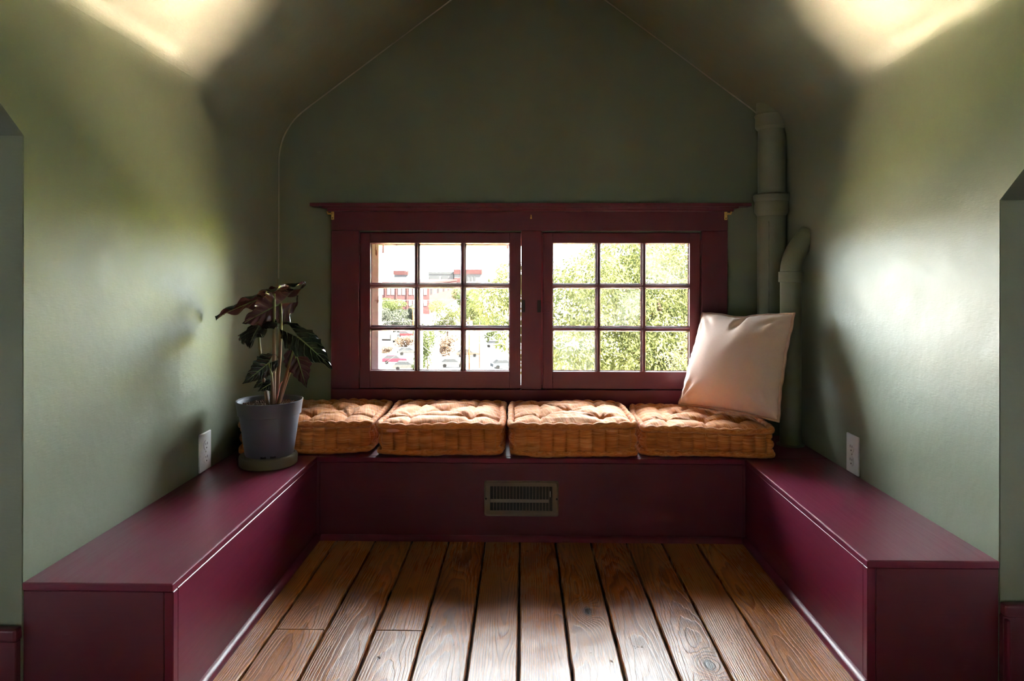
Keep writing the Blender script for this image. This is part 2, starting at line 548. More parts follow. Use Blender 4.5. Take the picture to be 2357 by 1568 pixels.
# main room behind the lens
EX = 3.0
YR = -4.2
def slab(name, V, F, mat=M['wall'], off=-1, th=0.08):
    o = mesh(name, V, F, mat)
    so = o.modifiers.new('thickness', 'SOLIDIFY')
    so.thickness, so.offset = th, off
    return tag(o, kind='structure')
SO = -1
FLATZ = 2.52
yflat = roofY(FLATZ)
vl = roofY(ZC)
vr = roofY(RIDZ)
slab('wall_knee_left', [(-EX, YKL - 0.002, 0), (XL - 0.0015, YKL - 0.002, 0), (XL - 0.0015, YKL - 0.002, roofZ(YKL)), (-EX, YKL - 0.002, roofZ(YKL))], [(0, 1, 2, 3)], off=SO)
slab('wall_knee_right', [(XR + 0.0015, YKR - 0.002, 0), (EX, YKR - 0.002, 0), (EX, YKR - 0.002, roofZ(YKR)), (XR + 0.0015, YKR - 0.002, roofZ(YKR))], [(0, 1, 2, 3)], off=SO)
slab('ceiling_main_left', [(-EX, YKL, roofZ(YKL)), (XL - 0.0015, YKL, roofZ(YKL)), (XL - 0.0015, vl, ZC), (RIDX, vr, RIDZ), (RIDX, yflat, FLATZ), (-EX, yflat, FLATZ)], [(0, 1, 2, 3, 4, 5)], off=SO)
slab('ceiling_main_right', [(XR + 0.0015, YKR, roofZ(YKR)), (EX, YKR, roofZ(YKR)), (EX, yflat, FLATZ), (RIDX, yflat, FLATZ), (RIDX, vr, RIDZ), (XR + 0.0015, vl, ZC)], [(0, 1, 2, 3, 4, 5)], off=SO)
yb2 = YR + (FLATZ - 1.3) / SL
slab('ceiling_flat', [(-EX, yflat, FLATZ), (EX, yflat, FLATZ), (EX, yb2, FLATZ), (-EX, yb2, FLATZ)], [(0, 1, 2, 3)], off=SO)
slab('ceiling_rear', [(-EX, yb2, FLATZ), (EX, yb2, FLATZ), (EX, YR, 1.3), (-EX, YR, 1.3)], [(0, 1, 2, 3)], off=SO)
# rear knee wall, then gable ends with small unseen openings added as weak fill
slab('wall_rear', [(-EX, YR, 0), (EX, YR, 0), (EX, YR, 1.3), (-EX, YR, 1.3)], [(3, 2, 1, 0)], off=SO)
GY0, GY1, GZ0, GZ1 = -1.64, -1.36, 1.12, 1.40
for sx, nm in ((-EX, 'gable_left'), (EX, 'gable_right')):
    V = [(sx, YR, 0), (sx, 1.75, 0), (sx, 1.75, 1.1), (sx, yflat, FLATZ + 0.05), (sx, yb2, FLATZ + 0.05), (sx, YR, 1.35),
         (sx, GY0, GZ0), (sx, GY1, GZ0), (sx, GY1, GZ1), (sx, GY0, GZ1)]
    F = [(0, 1, 7, 6), (1, 2, 3, 8, 7), (3, 4, 9, 8), (4, 5, 0, 6, 9)]
    if sx > 0: F = [f[::-1] for f in F]
    slab('wall_' + nm, V, F, off=-1, th=0.12)

# ------------------------------------------------------------------ floor
random.seed(5)
fl = tag(box('floor', (-EX, YR, -0.08), (EX, YB, -0.022), M['subfloor'], bev=0), 'old wide pine floorboards with dark gaps between the benches', 'floor', kind='structure')
edges = [-0.752] + [at(x, 1248, 2.47).x for x in (774.5, 863.6, 948, 1032, 1116.6, 1196.3, 1279, 1360, 1443, 1524, 1603.5)] + [0.81]
jb = at(700, 1456, 1.85).y
def board(x0, x1, y0, y1, tone, seed, gx, gz, tilt, kx=9.0, ky=9.0):
    ln, wd = y1 - y0, x1 - x0
    nY = max(2, int(ln / 0.05))
    g = 0.0022
    V, F = [], []
    rnd = random.Random(seed)
    for j in range(nY + 1):
        y = y0 + ln * j / nY
        jl, jr = (rnd.uniform(0, 0.0022) for _ in range(2))
        zz = rnd.uniform(-0.0006, 0.0006)
        xs = [x0 + g + jl, x0 + g + jl + 0.003, (x0 + x1) / 2, x1 - g - jr - 0.003, x1 - g - jr]
        zs = [-0.0028, 0, 0.0004 + zz, 0, -0.0028]
        V.append((xs[0], y, -0.022))
        V += [(x, y, z) for x, z in zip(xs, zs)]
        V.append((xs[4], y, -0.022))
    F = grid_faces(7, nY + 1)
    F.append(tuple(range(7)))
    F.append(tuple(range(nY * 7 + 6, nY * 7 - 1, -1)))
    cx, cy = (x0 + x1) / 2, (y0 + y1) / 2
    V = [(x - cx, y - cy, z) for x, y, z in V]
    o = mesh('floorboard', V, F, M['floor'], fl, loc=(cx, cy, 0))
    o['tone'], o['grain_seed'], o['grain_x'], o['grain_z'], o['grain_tilt'] = tone, float(seed) * 3.7, gx, gz, tilt
    o['knot_x'], o['knot_y'] = kx - (cx if kx < 8 else 0), ky - (cy if ky < 8 else 0)
    return o
tones = [0.85, 0.70, 0.42, 0.40, 0.30, 0.34, 0.30, 0.36, 0.22, 0.26, 0.62, 0.80]
tilts = [0.006, 0.03, 0.012, 0.022, 0.03, -0.016, 0.008, 0.02, 0.035, 0.028, 0.010, 0.014]
k1, k2 = at(1352, 1404, 1.97), at(1635, 1528, 1.69)
for i in range(12):
    x0, x1 = edges[i], edges[i + 1]
    kx, ky = (k1.x, 1.965) if i == 7 else (k2.x, 1.70) if i == 9 else (9.0, 9.0)
    a = dict(tone=tones[i], gx=[0.05, 0.01, 0.02, 0.0, -0.01, 0.02, 0.05, -0.03, 0.0, 0.01, 0.06, -0.05][i], gz=0.035 + 0.012 * (i % 3), tilt=tilts[i])
    if i in (1, 3):
        board(x0, x1, jb + 0.002, YF, seed=i + 1, kx=kx, ky=ky, **a)
        a2 = dict(a); a2['tone'] = a['tone'] * 1.1; a2['gx'] = -a['gx']
        board(x0, x1, -2.0, jb - 0.002, seed=i + 31, kx=9, ky=9, **a2)
    else:
        board(x0, x1, -2.0, YF, seed=i + 1, kx=kx, ky=ky, **a)
x, k = edges[0], 0
while x > -EX + 0.2:
    board(x - 0.13, x, YR, YKL, 0.4 + 0.3 * (k % 2), 60 + k, 0.02, 0.04, 0.02); x -= 0.13; k += 1
x = edges[-1]
while x < EX - 0.2:
    board(x, x + 0.13, YR, YKR, 0.4 + 0.3 * (k % 2), 60 + k, 0.02, 0.04, 0.02); x += 0.13; k += 1

# ------------------------------------------------------------------ benches
def quarter_round(name, a, b, out, r, mat, parent):
    a, b, out = Vector(a), Vector(b), Vector(out)
    pts = [(0, 0)] + [(r * math.cos(t), r * math.sin(t)) for t in (i * math.pi / 16 for i in range(9))]
    V = [p + out * q[0] + Vector((0, 0, q[1])) for p in (a, b) for q in pts]
    n = len(pts)
    F = [(i, (i + 1) % n, (i + 1) % n + n, i + n) for i in range(n)] + [tuple(range(n - 1, -1, -1)), tuple(range(n, 2 * n))]
    o = mesh(name, V, F, mat, parent)
    bm = bmesh.new(); bm.from_mesh(o.data); bmesh.ops.recalc_face_normals(bm, faces=bm.faces[:]); bm.to_mesh(o.data); bm.free()
    o.data.shade_smooth(); o.data.set_sharp_from_angle(angle=R(40))
    return o
LID = 0.018
XBL, XBR = at(398, 1345, YKL).x, at(1996, 1290, YKR).x      # inner edges of the side benches
XBL, XBR = -0.752, 0.808

bl = tag(empty('storage_bench', (XL, YKL, 0)), 'low burgundy painted bench along the wall under the potted plant', 'bench', 'built-in burgundy benches')
br = tag(empty('storage_bench', (XR, YKR, 0)), 'low burgundy painted bench along the wall beside the green pipes', 'bench', 'built-in burgundy benches')
bb = tag(empty('window_bench', (0, YF, 0)), 'burgundy window bench carrying four rust cushions, vent in its front', 'bench', 'built-in burgundy benches')
def P(parent, name, a, b, mat, bev=0.0015, seg=1):           # a box part given in world metres
    l = parent.location
    return box(name, [a[i] - l[i] for i in range(3)], [b[i] - l[i] for i in range(3)], mat, parent, bev, seg)
P(bl, 'bench_lid', (XL, YKL - 0.004, BT - LID), (XBL, YF + 0.02, BT), M['paint_y'], 0.003, 2)
P(bl, 'front_panel', (XBL - 0.020, YKL + 0.022, 0.0), (XBL - 0.001, YF + 0.01, BT - LID - 0.0012), M['paint_y'])
P(bl, 'end_panel', (XL, YKL, 0.0), (XBL - 0.021, YKL + 0.02, BT - LID - 0.001), M['trim_x'])
P(bl, 'corner_post', (XBL - 0.020, YKL, 0.0), (XBL, YKL + 0.0205, BT - LID - 0.001), M['paint_z'])
quarter_round('base_moulding', (XBL - 0.001 - XL, 0.0, 0.0), (XBL - 0.001 - XL, YF - YKL, 0.0), (1, 0, 0), 0.018, M['paint_y'], bl)
P(br, 'bench_lid', (XBR, YKR - 0.004, BT - LID), (XR, YF + 0.02, BT), M['paint_y'], 0.003, 2)
P(br, 'front_panel', (XBR + 0.003, YKR + 0.022, 0.0), (XBR + 0.022, YF + 0.01, BT - LID - 0.0012), M['paint_y'])
P(br, 'end_panel', (XBR + 0.023, YKR, 0.0), (XR, YKR + 0.02, BT - LID - 0.001), M['trim_x'])
P(br, 'corner_post', (XBR + 0.002, YKR, 0.0), (XBR + 0.022, YKR + 0.0205, BT - LID - 0.001), M['paint_z'])
quarter_round('base_moulding', (XBR + 0.003 - XR, 0.0, 0.0), (XBR + 0.003 - XR, YF - YKR, 0.0), (-1, 0, 0), 0.018, M['paint_y'], br)
P(bb, 'bench_lid', (XL, YF + 0.0205, BT - LID), (XR, YB, BT), M['paint_x'], 0.003, 2)
P(bb, 'lid_edge', (XBL + 0.001, YF - 0.004, BT - LID), (XBR - 0.001, YF + 0.020, BT), M['paint_x'], 0.003, 2)
P(bb, 'front_panel', (XBL + 0.012, YF, 0.0), (XBR - 0.010, YF + 0.019, BT - LID - 0.001), M['trim_x'])
P(bb, 'side_filler', (XBL, YF + 0.004, 0.0), (XBL + 0.011, YF + 0.019, BT - LID - 0.001), M['trim_z'])
P(bb, 'side_filler', (XBR - 0.009, YF + 0.004, 0.0), (XBR + 0.002, YF + 0.019, BT - LID - 0.001), M['trim_z'])
quarter_round('base_moulding', (XBL + 0.018, 0.0, 0.0), (XBR - 0.016, 0.0, 0.0), (0, -1, 0), 0.018, M['paint_x'], bb)

# baseboards of the main room, left and right of the benches
for sd_, x0, x1, yk in (('left', -EX, XL, YKL), ('right', XR, EX, YKR)):
    b = tag(empty('baseboard_' + sd_, (x0, yk, 0)), kind='structure')
    P(b, 'skirting_board', (x0, yk - 0.016, 0.0), (x1 - (0.004 if sd_ == 'left' else -0.004), yk, 0.178), M['trim_x'], 0.002)
    P(b, 'skirting_cap', (x0, yk - 0.022, 0.178), (x1, yk, 0.207), M['trim_x'], 0.006, 3)
    if sd_ == 'right':
        P(b, 'corner_bead', (x1 if False else XR, yk - 0.030, 0.0), (XR + 0.010, yk - 0.014, 0.175), M['paint_z'], 0.005, 3)

# ------------------------------------------------------------------ window trim and sashes
YC = YB - 0.022                 # face of the casings
def tz(py, Y=YC): return at(1200, py, Y).z
def tx(px, Y=YC): return at(px, 700, Y).x
CX0, CX1 = tx(762), tx(1675)
HZ0, HZ1 = tz(531), tz(487)
SX0, SX1 = WX0, WX1
MX0, MX1 = tx(1199.5), tx(1246.5)
zsill = tz(897)
n_trim = [0]
def trim(label, a, b, mat, bev=0.002, seg=1):
    n_trim[0] += 1
    return tag(box('trim_%d' % n_trim[0], a, b, mat, None, bev, seg), label, 'trim', kind='structure')
trim('burgundy head casing board above both casement windows', (CX0, YC, HZ0), (CX1, YB, HZ1), M['trim_x'])
trim('burgundy side casing board beside the casement near the plant', (CX0, YC, zsill), (tx(826), YB, HZ0 - 0.0005), M['trim_z'])
trim('burgundy side casing board beside the casement near the pillow', (tx(1615), YC, zsill), (CX1, YB, HZ0 - 0.0005), M['trim_z'])
trim('burgundy post standing between the two casement windows', (MX0, YC + 0.002, zsill), (MX1, YB + 0.03, HZ0 - 0.0005), M['trim_z'])
trim('burgundy apron board below both casements, behind the cushions', (CX0, YC, BT), (CX1, YB, zsill - 0.001), M['trim_x'])
# projecting shelf cap with a small bed moulding
YS = YB - 0.060
n_trim[0] += 1
shf = tag(empty('trim_%d' % n_trim[0], (0, YB, HZ1)), 'thin burgundy cap shelf running over the window casing', 'trim', kind='structure')
P(shf, 'cap_board', (tx(712, YS), YS, tz(474.5, YS)), (tx(1730, YS), YB, tz(467, YS)), M['trim_x'], 0.0015)
P(shf, 'bed_moulding', (tx(751, YS + 0.02), YS + 0.02, HZ1 - 0.001), (tx(1690, YS + 0.02), YB, tz(475, YS + 0.02)), M['trim_x'], 0.006, 3)
P(shf, 'bed_fillet', (tx(740, YS + 0.012), YS + 0.012, tz(478.5, YS)), (tx(1700, YS + 0.012), YB, tz(474, YS)), M['trim_x'], 0.002, 2)

def sash(name, label, x0, x1, gx0, gx1, hinge_left, seeds):
    ys, ye = YB - 0.010, YB + 0.026
    z0, z1 = WZ0 + 0.004, WZ1 - 0.004
    gz0, gz1 = tz(855, ys), tz(560, ys)
    s = tag(empty(name, ((x0 + x1) / 2, YB, z0)), label, 'window', kind='structure')
    P(s, 'stile', (x0, ys, z0), (gx0, ye, z1), M['trim_z'])
    P(s, 'stile', (gx1, ys, z0), (x1, ye, z1), M['trim_z'])
    P(s, 'top_rail', (gx0, ys, gz1), (gx1, ye, z1), M['trim_x'])
    P(s, 'bottom_rail', (gx0, ys, z0), (gx1, ye, gz0), M['trim_x'])
    mw = 0.0085
    def muntin(a, b, vert):
        # a bar with a moulded nose toward the room
        prof = [(-mw, 0.034), (-mw, 0.016), (-mw * 0.62, 0.012), (-mw * 0.5, 0.0), (mw * 0.5, 0.0), (mw * 0.62, 0.012), (mw, 0.016), (mw, 0.034)]
        V = []
        for q in (a, b):
            for u, d in prof:
                V.append(((q[0] + u) if vert else q[0], ys + d, q[1] if vert else q[1] + u))
        n = len(prof)
        F = [(i, (i + 1) % n, (i + 1) % n + n, i + n) for i in range(n)] + [tuple(range(n)), tuple(range(2 * n - 1, n - 1, -1))]
        l = s.location
        o = mesh('muntin', [(v[0] - l[0], v[1] - l[1], v[2] - l[2]) for v in V], F, M['trim_z'] if vert else M['trim_x'], s)
        bm = bmesh.new(); bm.from_mesh(o.data); bmesh.ops.recalc_face_normals(bm, faces=bm.faces[:]); bm.to_mesh(o.data); bm.free()
    xs = [gx0, gx0 + (gx1 - gx0) / 3, gx0 + 2 * (gx1 - gx0) / 3, gx1]
    zs = [gz0, gz0 + (gz1 - gz0) / 3, gz0 + 2 * (gz1 - gz0) / 3, gz1]
    for x in xs[1:3]: muntin((x, gz0), (x, gz1), True)
    for z in zs[1:3]: muntin((gx0, z), (gx1, z), False)
    k = 0
    for j in range(3):
        for i in range(3):
            P(s, 'pane', (xs[i] + 0.001, ys + 0.0170, zs[j] + 0.001), (xs[i + 1] - 0.001, ys + 0.0195, zs[j + 1] - 0.001), PANES[seeds[k]], 0)
            # putty fillet around the pane
            l = s.location
            a0, a1, b0, b1 = xs[i], xs[i + 1], zs[j], zs[j + 1]
            e0 = 0.0 if i == 0 else mw
            e1 = 0.0 if i == 2 else mw
            f0 = 0.0 if j == 0 else mw
            f1 = 0.0 if j == 2 else mw
            Q = [(a0 + e0, b0 + f0), (a1 - e1, b0 + f0), (a1 - e1, b1 - f1), (a0 + e0, b1 - f1)]
            w_ = 0.0045
            q2 = [(a0 + e0 + w_, b0 + f0 + w_), (a1 - e1 - w_, b0 + f0 + w_), (a1 - e1 - w_, b1 - f1 - w_), (a0 + e0 + w_, b1 - f1 - w_)]
            V = [(x - l[0], ys + 0.009 - l[1], z - l[2]) for x, z in Q] + [(x - l[0], ys + 0.0168 - l[1], z - l[2]) for x, z in q2] + [(x - l[0], ys + 0.0168 - l[1], z - l[2]) for x, z in Q]
            F = [(i_, (i_ + 1) % 4, (i_ + 1) % 4 + 4, i_ + 4) for i_ in range(4)] + [(i_ + 4, (i_ + 1) % 4 + 4, (i_ + 1) % 4 + 8, i_ + 8) for i_ in range(4)]
            mesh('glazing_bead', V, F, M['trim_x'], s)
            k += 1
    hx = x0 - 0.003 if hinge_left else x1 + 0.003
    for pz in (570, 838):
        z = tz(pz)
        hb = lathe('hinge', [(0.0001, -0.036), (0.0035, -0.034), (0.0048, -0.030), (0.0048, -0.0101), (0.0044, -0.01), (0.0048, -0.0099), (0.0048, 0.0099), (0.0044, 0.01), (0.0048, 0.0101), (0.0048, 0.030), (0.0035, 0.034), (0.0001, 0.036)], M['trim_z'], s, 12,
                   (hx - s.location.x, ys - 0.003 - YB, z - s.location.z))
    return s
ysx = YB - 0.010
sash('window_1', 'open-view casement window of nine panes showing a brick mill and sky', tx(826.5, ysx) + 0.004, MX0 - 0.0008, tx(852, ysx), tx(1173, ysx), True, [0, 0, 0, 0, 0, 0, 0, 0, 0])
sash('window_2', 'casement window of nine panes filled by green leaves, behind the pillow', tx(1249, ysx) + 0.001, tx(1613, ysx) - 0.003, tx(1272, ysx), tx(1587, ysx), False, [1, 0, 0, 2, 1, 0, 0, 0, 1])
# stops that close the gaps behind the sashes (the brick mill casement stands a hair off the post)
trim('thin burgundy stop strip above both casement sashes', (WX0, YB + 0.0265, WZ1 - 0.012), (WX1, YB + 0.042, WZ1), M['trim_x'], 0.001)
trim('thin burgundy stop strip below both casement sashes', (WX0, YB + 0.0265, WZ0), (WX1, YB + 0.042, WZ0 + 0.014), M['trim_x'], 0.001)
trim('thin burgundy stop strip behind the hinges near the plant', (WX0, YB + 0.0265, WZ0 + 0.0145), (WX0 + 0.016, YB + 0.042, WZ1 - 0.0125), M['trim_z'], 0.001)
trim('thin burgundy stop strip behind the hinges near the pillow', (WX1 - 0.016, YB + 0.0265, WZ0 + 0.0145), (WX1, YB + 0.042, WZ1 - 0.0125), M['trim_z'], 0.001)
trim('thin burgundy stop strip behind the leafy casement beside the post', (MX1 - 0.004, YB + 0.0305, WZ0 + 0.0145), (MX1 + 0.016, YB + 0.045, WZ1 - 0.0125), M['trim_z'], 0.001)
# outer frame with peeling white paint
fo = tag(empty('window_3', (0, YB + 0.16, WZ0)), 'weathered white outer frame with peeling paint outside the glass', 'window frame', kind='structure')
yo0, yo1 = YB + 0.13, YB + WT
P(fo, 'frame_side', (WX0, yo0, WZ0), (tx(872, yo0), yo1, WZ1), M['peel'], 0.003)
P(fo, 'frame_head', (tx(872, yo0) + 0.0005, yo0, tz(566, yo0)), (MX0 + 0.03, yo1, WZ1), M['peel'], 0.003)
P(fo, 'frame_post', (MX0 + 0.012, yo0, WZ0), (MX1, yo1, WZ1), M['peel'], 0.003)
P(fo, 'frame_sill', (WX0, YB + 0.03, WZ0 - 0.02), (WX1, yo1 + 0.04, WZ0 + 0.004), M['peel'], 0.003)
for px in (882, 1168):
    P(fo, 'storm_hook', (tx(px - 2.5, yo0), yo0 - 0.004, tz(584 if px < 1000 else 573, yo0)), (tx(px + 2.5, yo0), yo0, tz(562, yo0)), M['steel'], 0.001)

# latch hardware on the post
def latch(px0, px1, label):
    return tag(box('latch_keeper', (tx(px0), YC - 0.004, tz(719)), (tx(px1), YC + 0.004, tz(691)), M['latch'], None, 0.001), label, 'latch', 'window latch hardware')
latch(1201.5, 1208.5, 'dark iron latch keeper on the post beside the brick mill casement')
latch(1237, 1245, 'dark iron latch keeper on the post beside the leafy casement')
lp = tag(box('latch_plate', (tx(1248.5), YB - 0.0125, tz(720)), (tx(1266), YB - 0.0098, tz(694)), M['trim_z'], None, 0.001), 'painted square latch plate on the stile of the leafy casement', 'latch', 'window latch hardware')
l_ = lp
for dx in (1251, 1263.5):
    for dz in (697, 717):
        o = box('screw', (tx(dx - 0.8), YB - 0.0135, tz(dz + 0.8)), (tx(dx + 0.8), YB - 0.012, tz(dz - 0.8)), M['latch'], lp, 0)
# brass curtain brackets and the brass hook
def bracket(px, sgn, label):
    x = tx(px)
    t = tag(empty('curtain_bracket', (x, YC, tz(495))), label, 'bracket', 'brass curtain brackets')
    box('back_plate', (-0.0065, -0.003, -0.021), (0.0065, 0.0, 0.021), M['brass'], t, 0.0008)
    V, F, UV = tubedata([(sgn * 0.004, -0.003, 0.004), (sgn * 0.006, -0.020, 0.004), (sgn * 0.012, -0.030, 0.002), (sgn * 0.016, -0.028, 0.012)], 0.004, 8)
    mesh('hook_arm', V, F, M['brass'], t, smooth=True)
    lathe('screw', [(0.0024, 0), (0.0024, 0.001), (0.0001, 0.0016)], M['latch'], t, 10, (0, -0.004, -0.014)).rotation_euler = (R(90), 0, 0)
    return t
bracket(763.5 + 2, -1, 'small brass curtain bracket at the casing corner above the plant')
bracket(1670, 1, 'small brass curtain bracket at the casing corner beside the pipe')
hk = tag(empty('cup_hook', (tx(1222), YC, tz(500))), 'tiny brass screw hook centred on the head casing', 'hook')
V, F, UV = tubedata([(0, 0, -0.004), (0, -0.012, -0.004), (0, -0.016, 0.002), (0, -0.014, 0.009)], 0.0022, 8)
mesh('hook_wire', V, F, M['brass'], hk, smooth=True)
lathe('collar', [(0.004, 0), (0.004, 0.002), (0.0022, 0.003)], M['brass'], hk, 12, (0, -0.0, -0.004)).rotation_euler = (R(90), 0, 0)

# ------------------------------------------------------------------ pipes
def pipe_profile(segs):
    return segs
p1x, p1y, p1r = 1.056, 2.915, 0.057
z_hub0, z_hub1 = at(1775, 493, p1y - p1r).z, at(1775, 443, p1y - p1r).z
z_top0 = at(1775, 290, p1y - p1r).z
pt = tag(empty('soil_pipe', (p1x, p1y, BT)), 'tall green painted cast iron pipe rising from bench to ceiling', 'pipe')
Z = lambda z: z - BT
lathe('lower_pipe', [(p1r, 0), (p1r, Z(z_hub0))], M['pipe'], pt)
h = z_hub1 - z_hub0
lathe('hub', [(p1r, Z(z_hub0) - 0.004), (p1r + 0.009, Z(z_hub0) + 0.008), (p1r + 0.012, Z(z_hub0) + 0.014), (p1r + 0.011, Z(z_hub0) + h * 0.62), (p1r + 0.016, Z(z_hub0) + h * 0.70), (p1r + 0.018, Z(z_hub0) + h * 0.78), (p1r + 0.018, Z(z_hub0) + h * 0.93), (p1r + 0.013, Z(z_hub1)), (p1r - 0.002, Z(z_hub1) + 0.003)], M['pipe'], pt)
lathe('upper_pipe', [(p1r - 0.001, Z(z_hub1)), (p1r - 0.001, Z(z_top0))], M['pipe'], pt)
lathe('upper_hub', [(p1r, Z(z_top0) - 0.006), (p1r + 0.010, Z(z_top0) + 0.006), (p1r + 0.010, Z(z_top0) + 0.045), (p1r + 0.014, Z(z_top0) + 0.055), (p1r + 0.006, Z(z_top0) + 0.068), (p1r + 0.004, Z(z_top0) + 0.13)], M['pipe'], pt)
V, F, UV = tubedata([(-0.030, -p1r * 0.87, Z(z_hub0) - 0.03 - 0.012 * i) for i in range(40)], lambda t: 0.0022 + 0.0016 * math.sin(t * 60) * math.sin(t * 13), 6)
mesh('paint_drip', V, F, M['pipe'], pt, smooth=True)
p2x, p2y, p2r = 1.056, 2.705, 0.040
zc0, zc1 = at(1820, 650, p2y - p2r).z, at(1820, 625, p2y - p2r).z
pv = tag(empty('vent_pipe', (p2x, p2y, BT)), 'shorter green plastic pipe with an elbow ending in the wall', 'pipe')
lathe('riser', [(p2r, 0), (p2r, Z(zc0))], M['pipe'], pv)
lathe('collar', [(p2r + 0.0005, Z(zc0) - 0.001), (p2r + 0.006, Z(zc0) + 0.001), (p2r + 0.006, Z(zc1) - 0.002), (p2r + 0.001, Z(zc1))], M['pipe'], pv)
path = bez((0, 0, Z(zc1) - 0.004), (0, 0, Z(zc1) + 0.045), (0.012, 0, Z(zc1) + 0.080), (0.075, 0, Z(zc1) + 0.150), 14)
V, F, UV = tubedata(path, p2r, 28)
el = mesh('elbow', V, F, M['pipe'], pv, smooth=True)
lathe('floor_flange', [(p2r + 0.012, 0), (p2r + 0.012, 0.003), (p2r, 0.006)], M['pipe'], pv)

# ------------------------------------------------------------------ outlets
def outlet(x, y, sgn, label):
    t = tag(empty('wall_outlet', (x, y, BT + 0.066)), label, 'outlet', 'white double wall outlets')
    box('cover_plate', (0, -0.041, -0.064), (sgn * 0.007, 0.041, 0.066), M['plate'], t, 0.003, 2)
    for z in (-0.022, 0.022):
        f = lathe('receptacle', [(0.0168, 0), (0.0168, 0.002), (0.0158, 0.003), (0.0001, 0.003)], M['plate'], t, 28, (sgn * 0.0068, 0, z))
        f.rotation_euler = (0, sgn * R(90), 0)
        # slots stand in the turned frame of the receptacle: its z axis is the wall normal
        for q, dz in ((-0.006, 0.007), (0.006, 0.0085)):
            box('slot', (-0.002 * sgn - dz / 2 - sgn * 0.003, q - 0.0011, 0.0026), (-0.002 * sgn + dz / 2 - sgn * 0.003, q + 0.0011, 0.0034), M['slot'], f, 0)
        lathe('ground_hole', [(0.0026, 0.0026), (0.0026, 0.0034), (0.0001, 0.0034)], M['slot'], f, 12, (sgn * 0.0085, 0, 0))
    sc_ = lathe('screw', [(0.003, 0), (0.003, 0.001), (0.0001, 0.0014)], M['steel'], t, 12, (sgn * 0.0068, 0, 0))
    sc_.rotation_euler = (0, sgn * R(90), 0)
    return t
outlet(XL, 2.298, 1, 'white double wall outlet in the shade of the potted plant')
outlet(XR, 2.312, -1, 'white double wall outlet on the bright wall near the pipes')

# ------------------------------------------------------------------ vent register
vc = at(1200, 1147.5, YF)
vr_ = tag(empty('vent_register', (vc.x, YF, vc.z)), 'brown metal air register set into the window bench front', 'vent')
VW, VH = 0.1355, 0.0645
iw0, iw1, ih = -0.1135, 0.1125, 0.0445
def ringplate(name, ow, oh, y0, a0, a1, b, y1, mat, bevd):
    O = []
    rc = 0.008
    for cx, cz, s in ((ow - rc, oh - rc, 0), (-ow + rc, oh - rc, 1), (-ow + rc, -oh + rc, 2), (ow - rc, -oh + rc, 3)):
        for i in range(5):
            a = (s + i / 4) * math.pi / 2
            O.append((cx + rc * math.cos(a), cz + rc * math.sin(a)))
    I = []
    for (x, z) in O:
        I.append((max(a0, min(a1, x * 1.0 if abs(x) < 1e-9 else (a1 if x > 0 else a0))), b if z > 0 else -b))
    n = len(O)
    lev = [(O, 0.0), (O, -0.003), ([(x * (1 - 0.022), z * (1 - 0.045)) for x, z in O], -0.0062), ([(x * (1 - 0.05), z * (1 - 0.10)) for x, z in O], -0.0040), (I, -0.0040), (I, 0.004)]
    V = [(x, y, z) for pts, y in lev for x, z in pts]
    F = grid_faces(n, len(lev), True)
    o = mesh(name, V, F, mat, vr_)
    bm = bmesh.new(); bm.from_mesh(o.data); bmesh.ops.recalc_face_normals(bm, faces=bm.faces[:]); bm.to_mesh(o.data); bm.free()
    return o
ringplate('face_plate', VW, VH, 0, iw0, iw1, ih, 0, M['vent'], 0.002)
box('vent_back', (iw0, -0.0002, -ih), (iw1, 0.0, ih), M['ventdark'], vr_, 0)
nsl = 18
sw = (iw1 - iw0) / 19
slat_me = boxmesh('slat', (-0.0011, -0.0044, -ih), (0.0011, -0.001, ih), 0)
for i in range(1, 19):
    link('slat', slat_me, M['vent'], vr_, (iw0 + sw * i, 0, 0))
for z in (0.034, -0.009):
    d = box('damper_blade', (iw0 + 0.001, -0.0032, z - 0.006), (iw1 - 0.014, -0.0006, z + 0.006), M['vent'], vr_, 0.001)
    d.rotation_euler = (R(-8), 0, 0)
box('lever', (iw1 - 0.009, -0.006, 0.006), (iw1 - 0.006, -0.001, 0.028), M['steel'], vr_, 0.0008)
for sx in (-1, 1):
    lathe('screw', [(0.0036, 0), (0.0036, 0.0014), (0.0014, 0.0018), (0.0001, 0.0012)], M['latch'], vr_, 14, (sx * 0.1285, -0.0055, 0)).rotation_euler = (R(90), 0, 0)

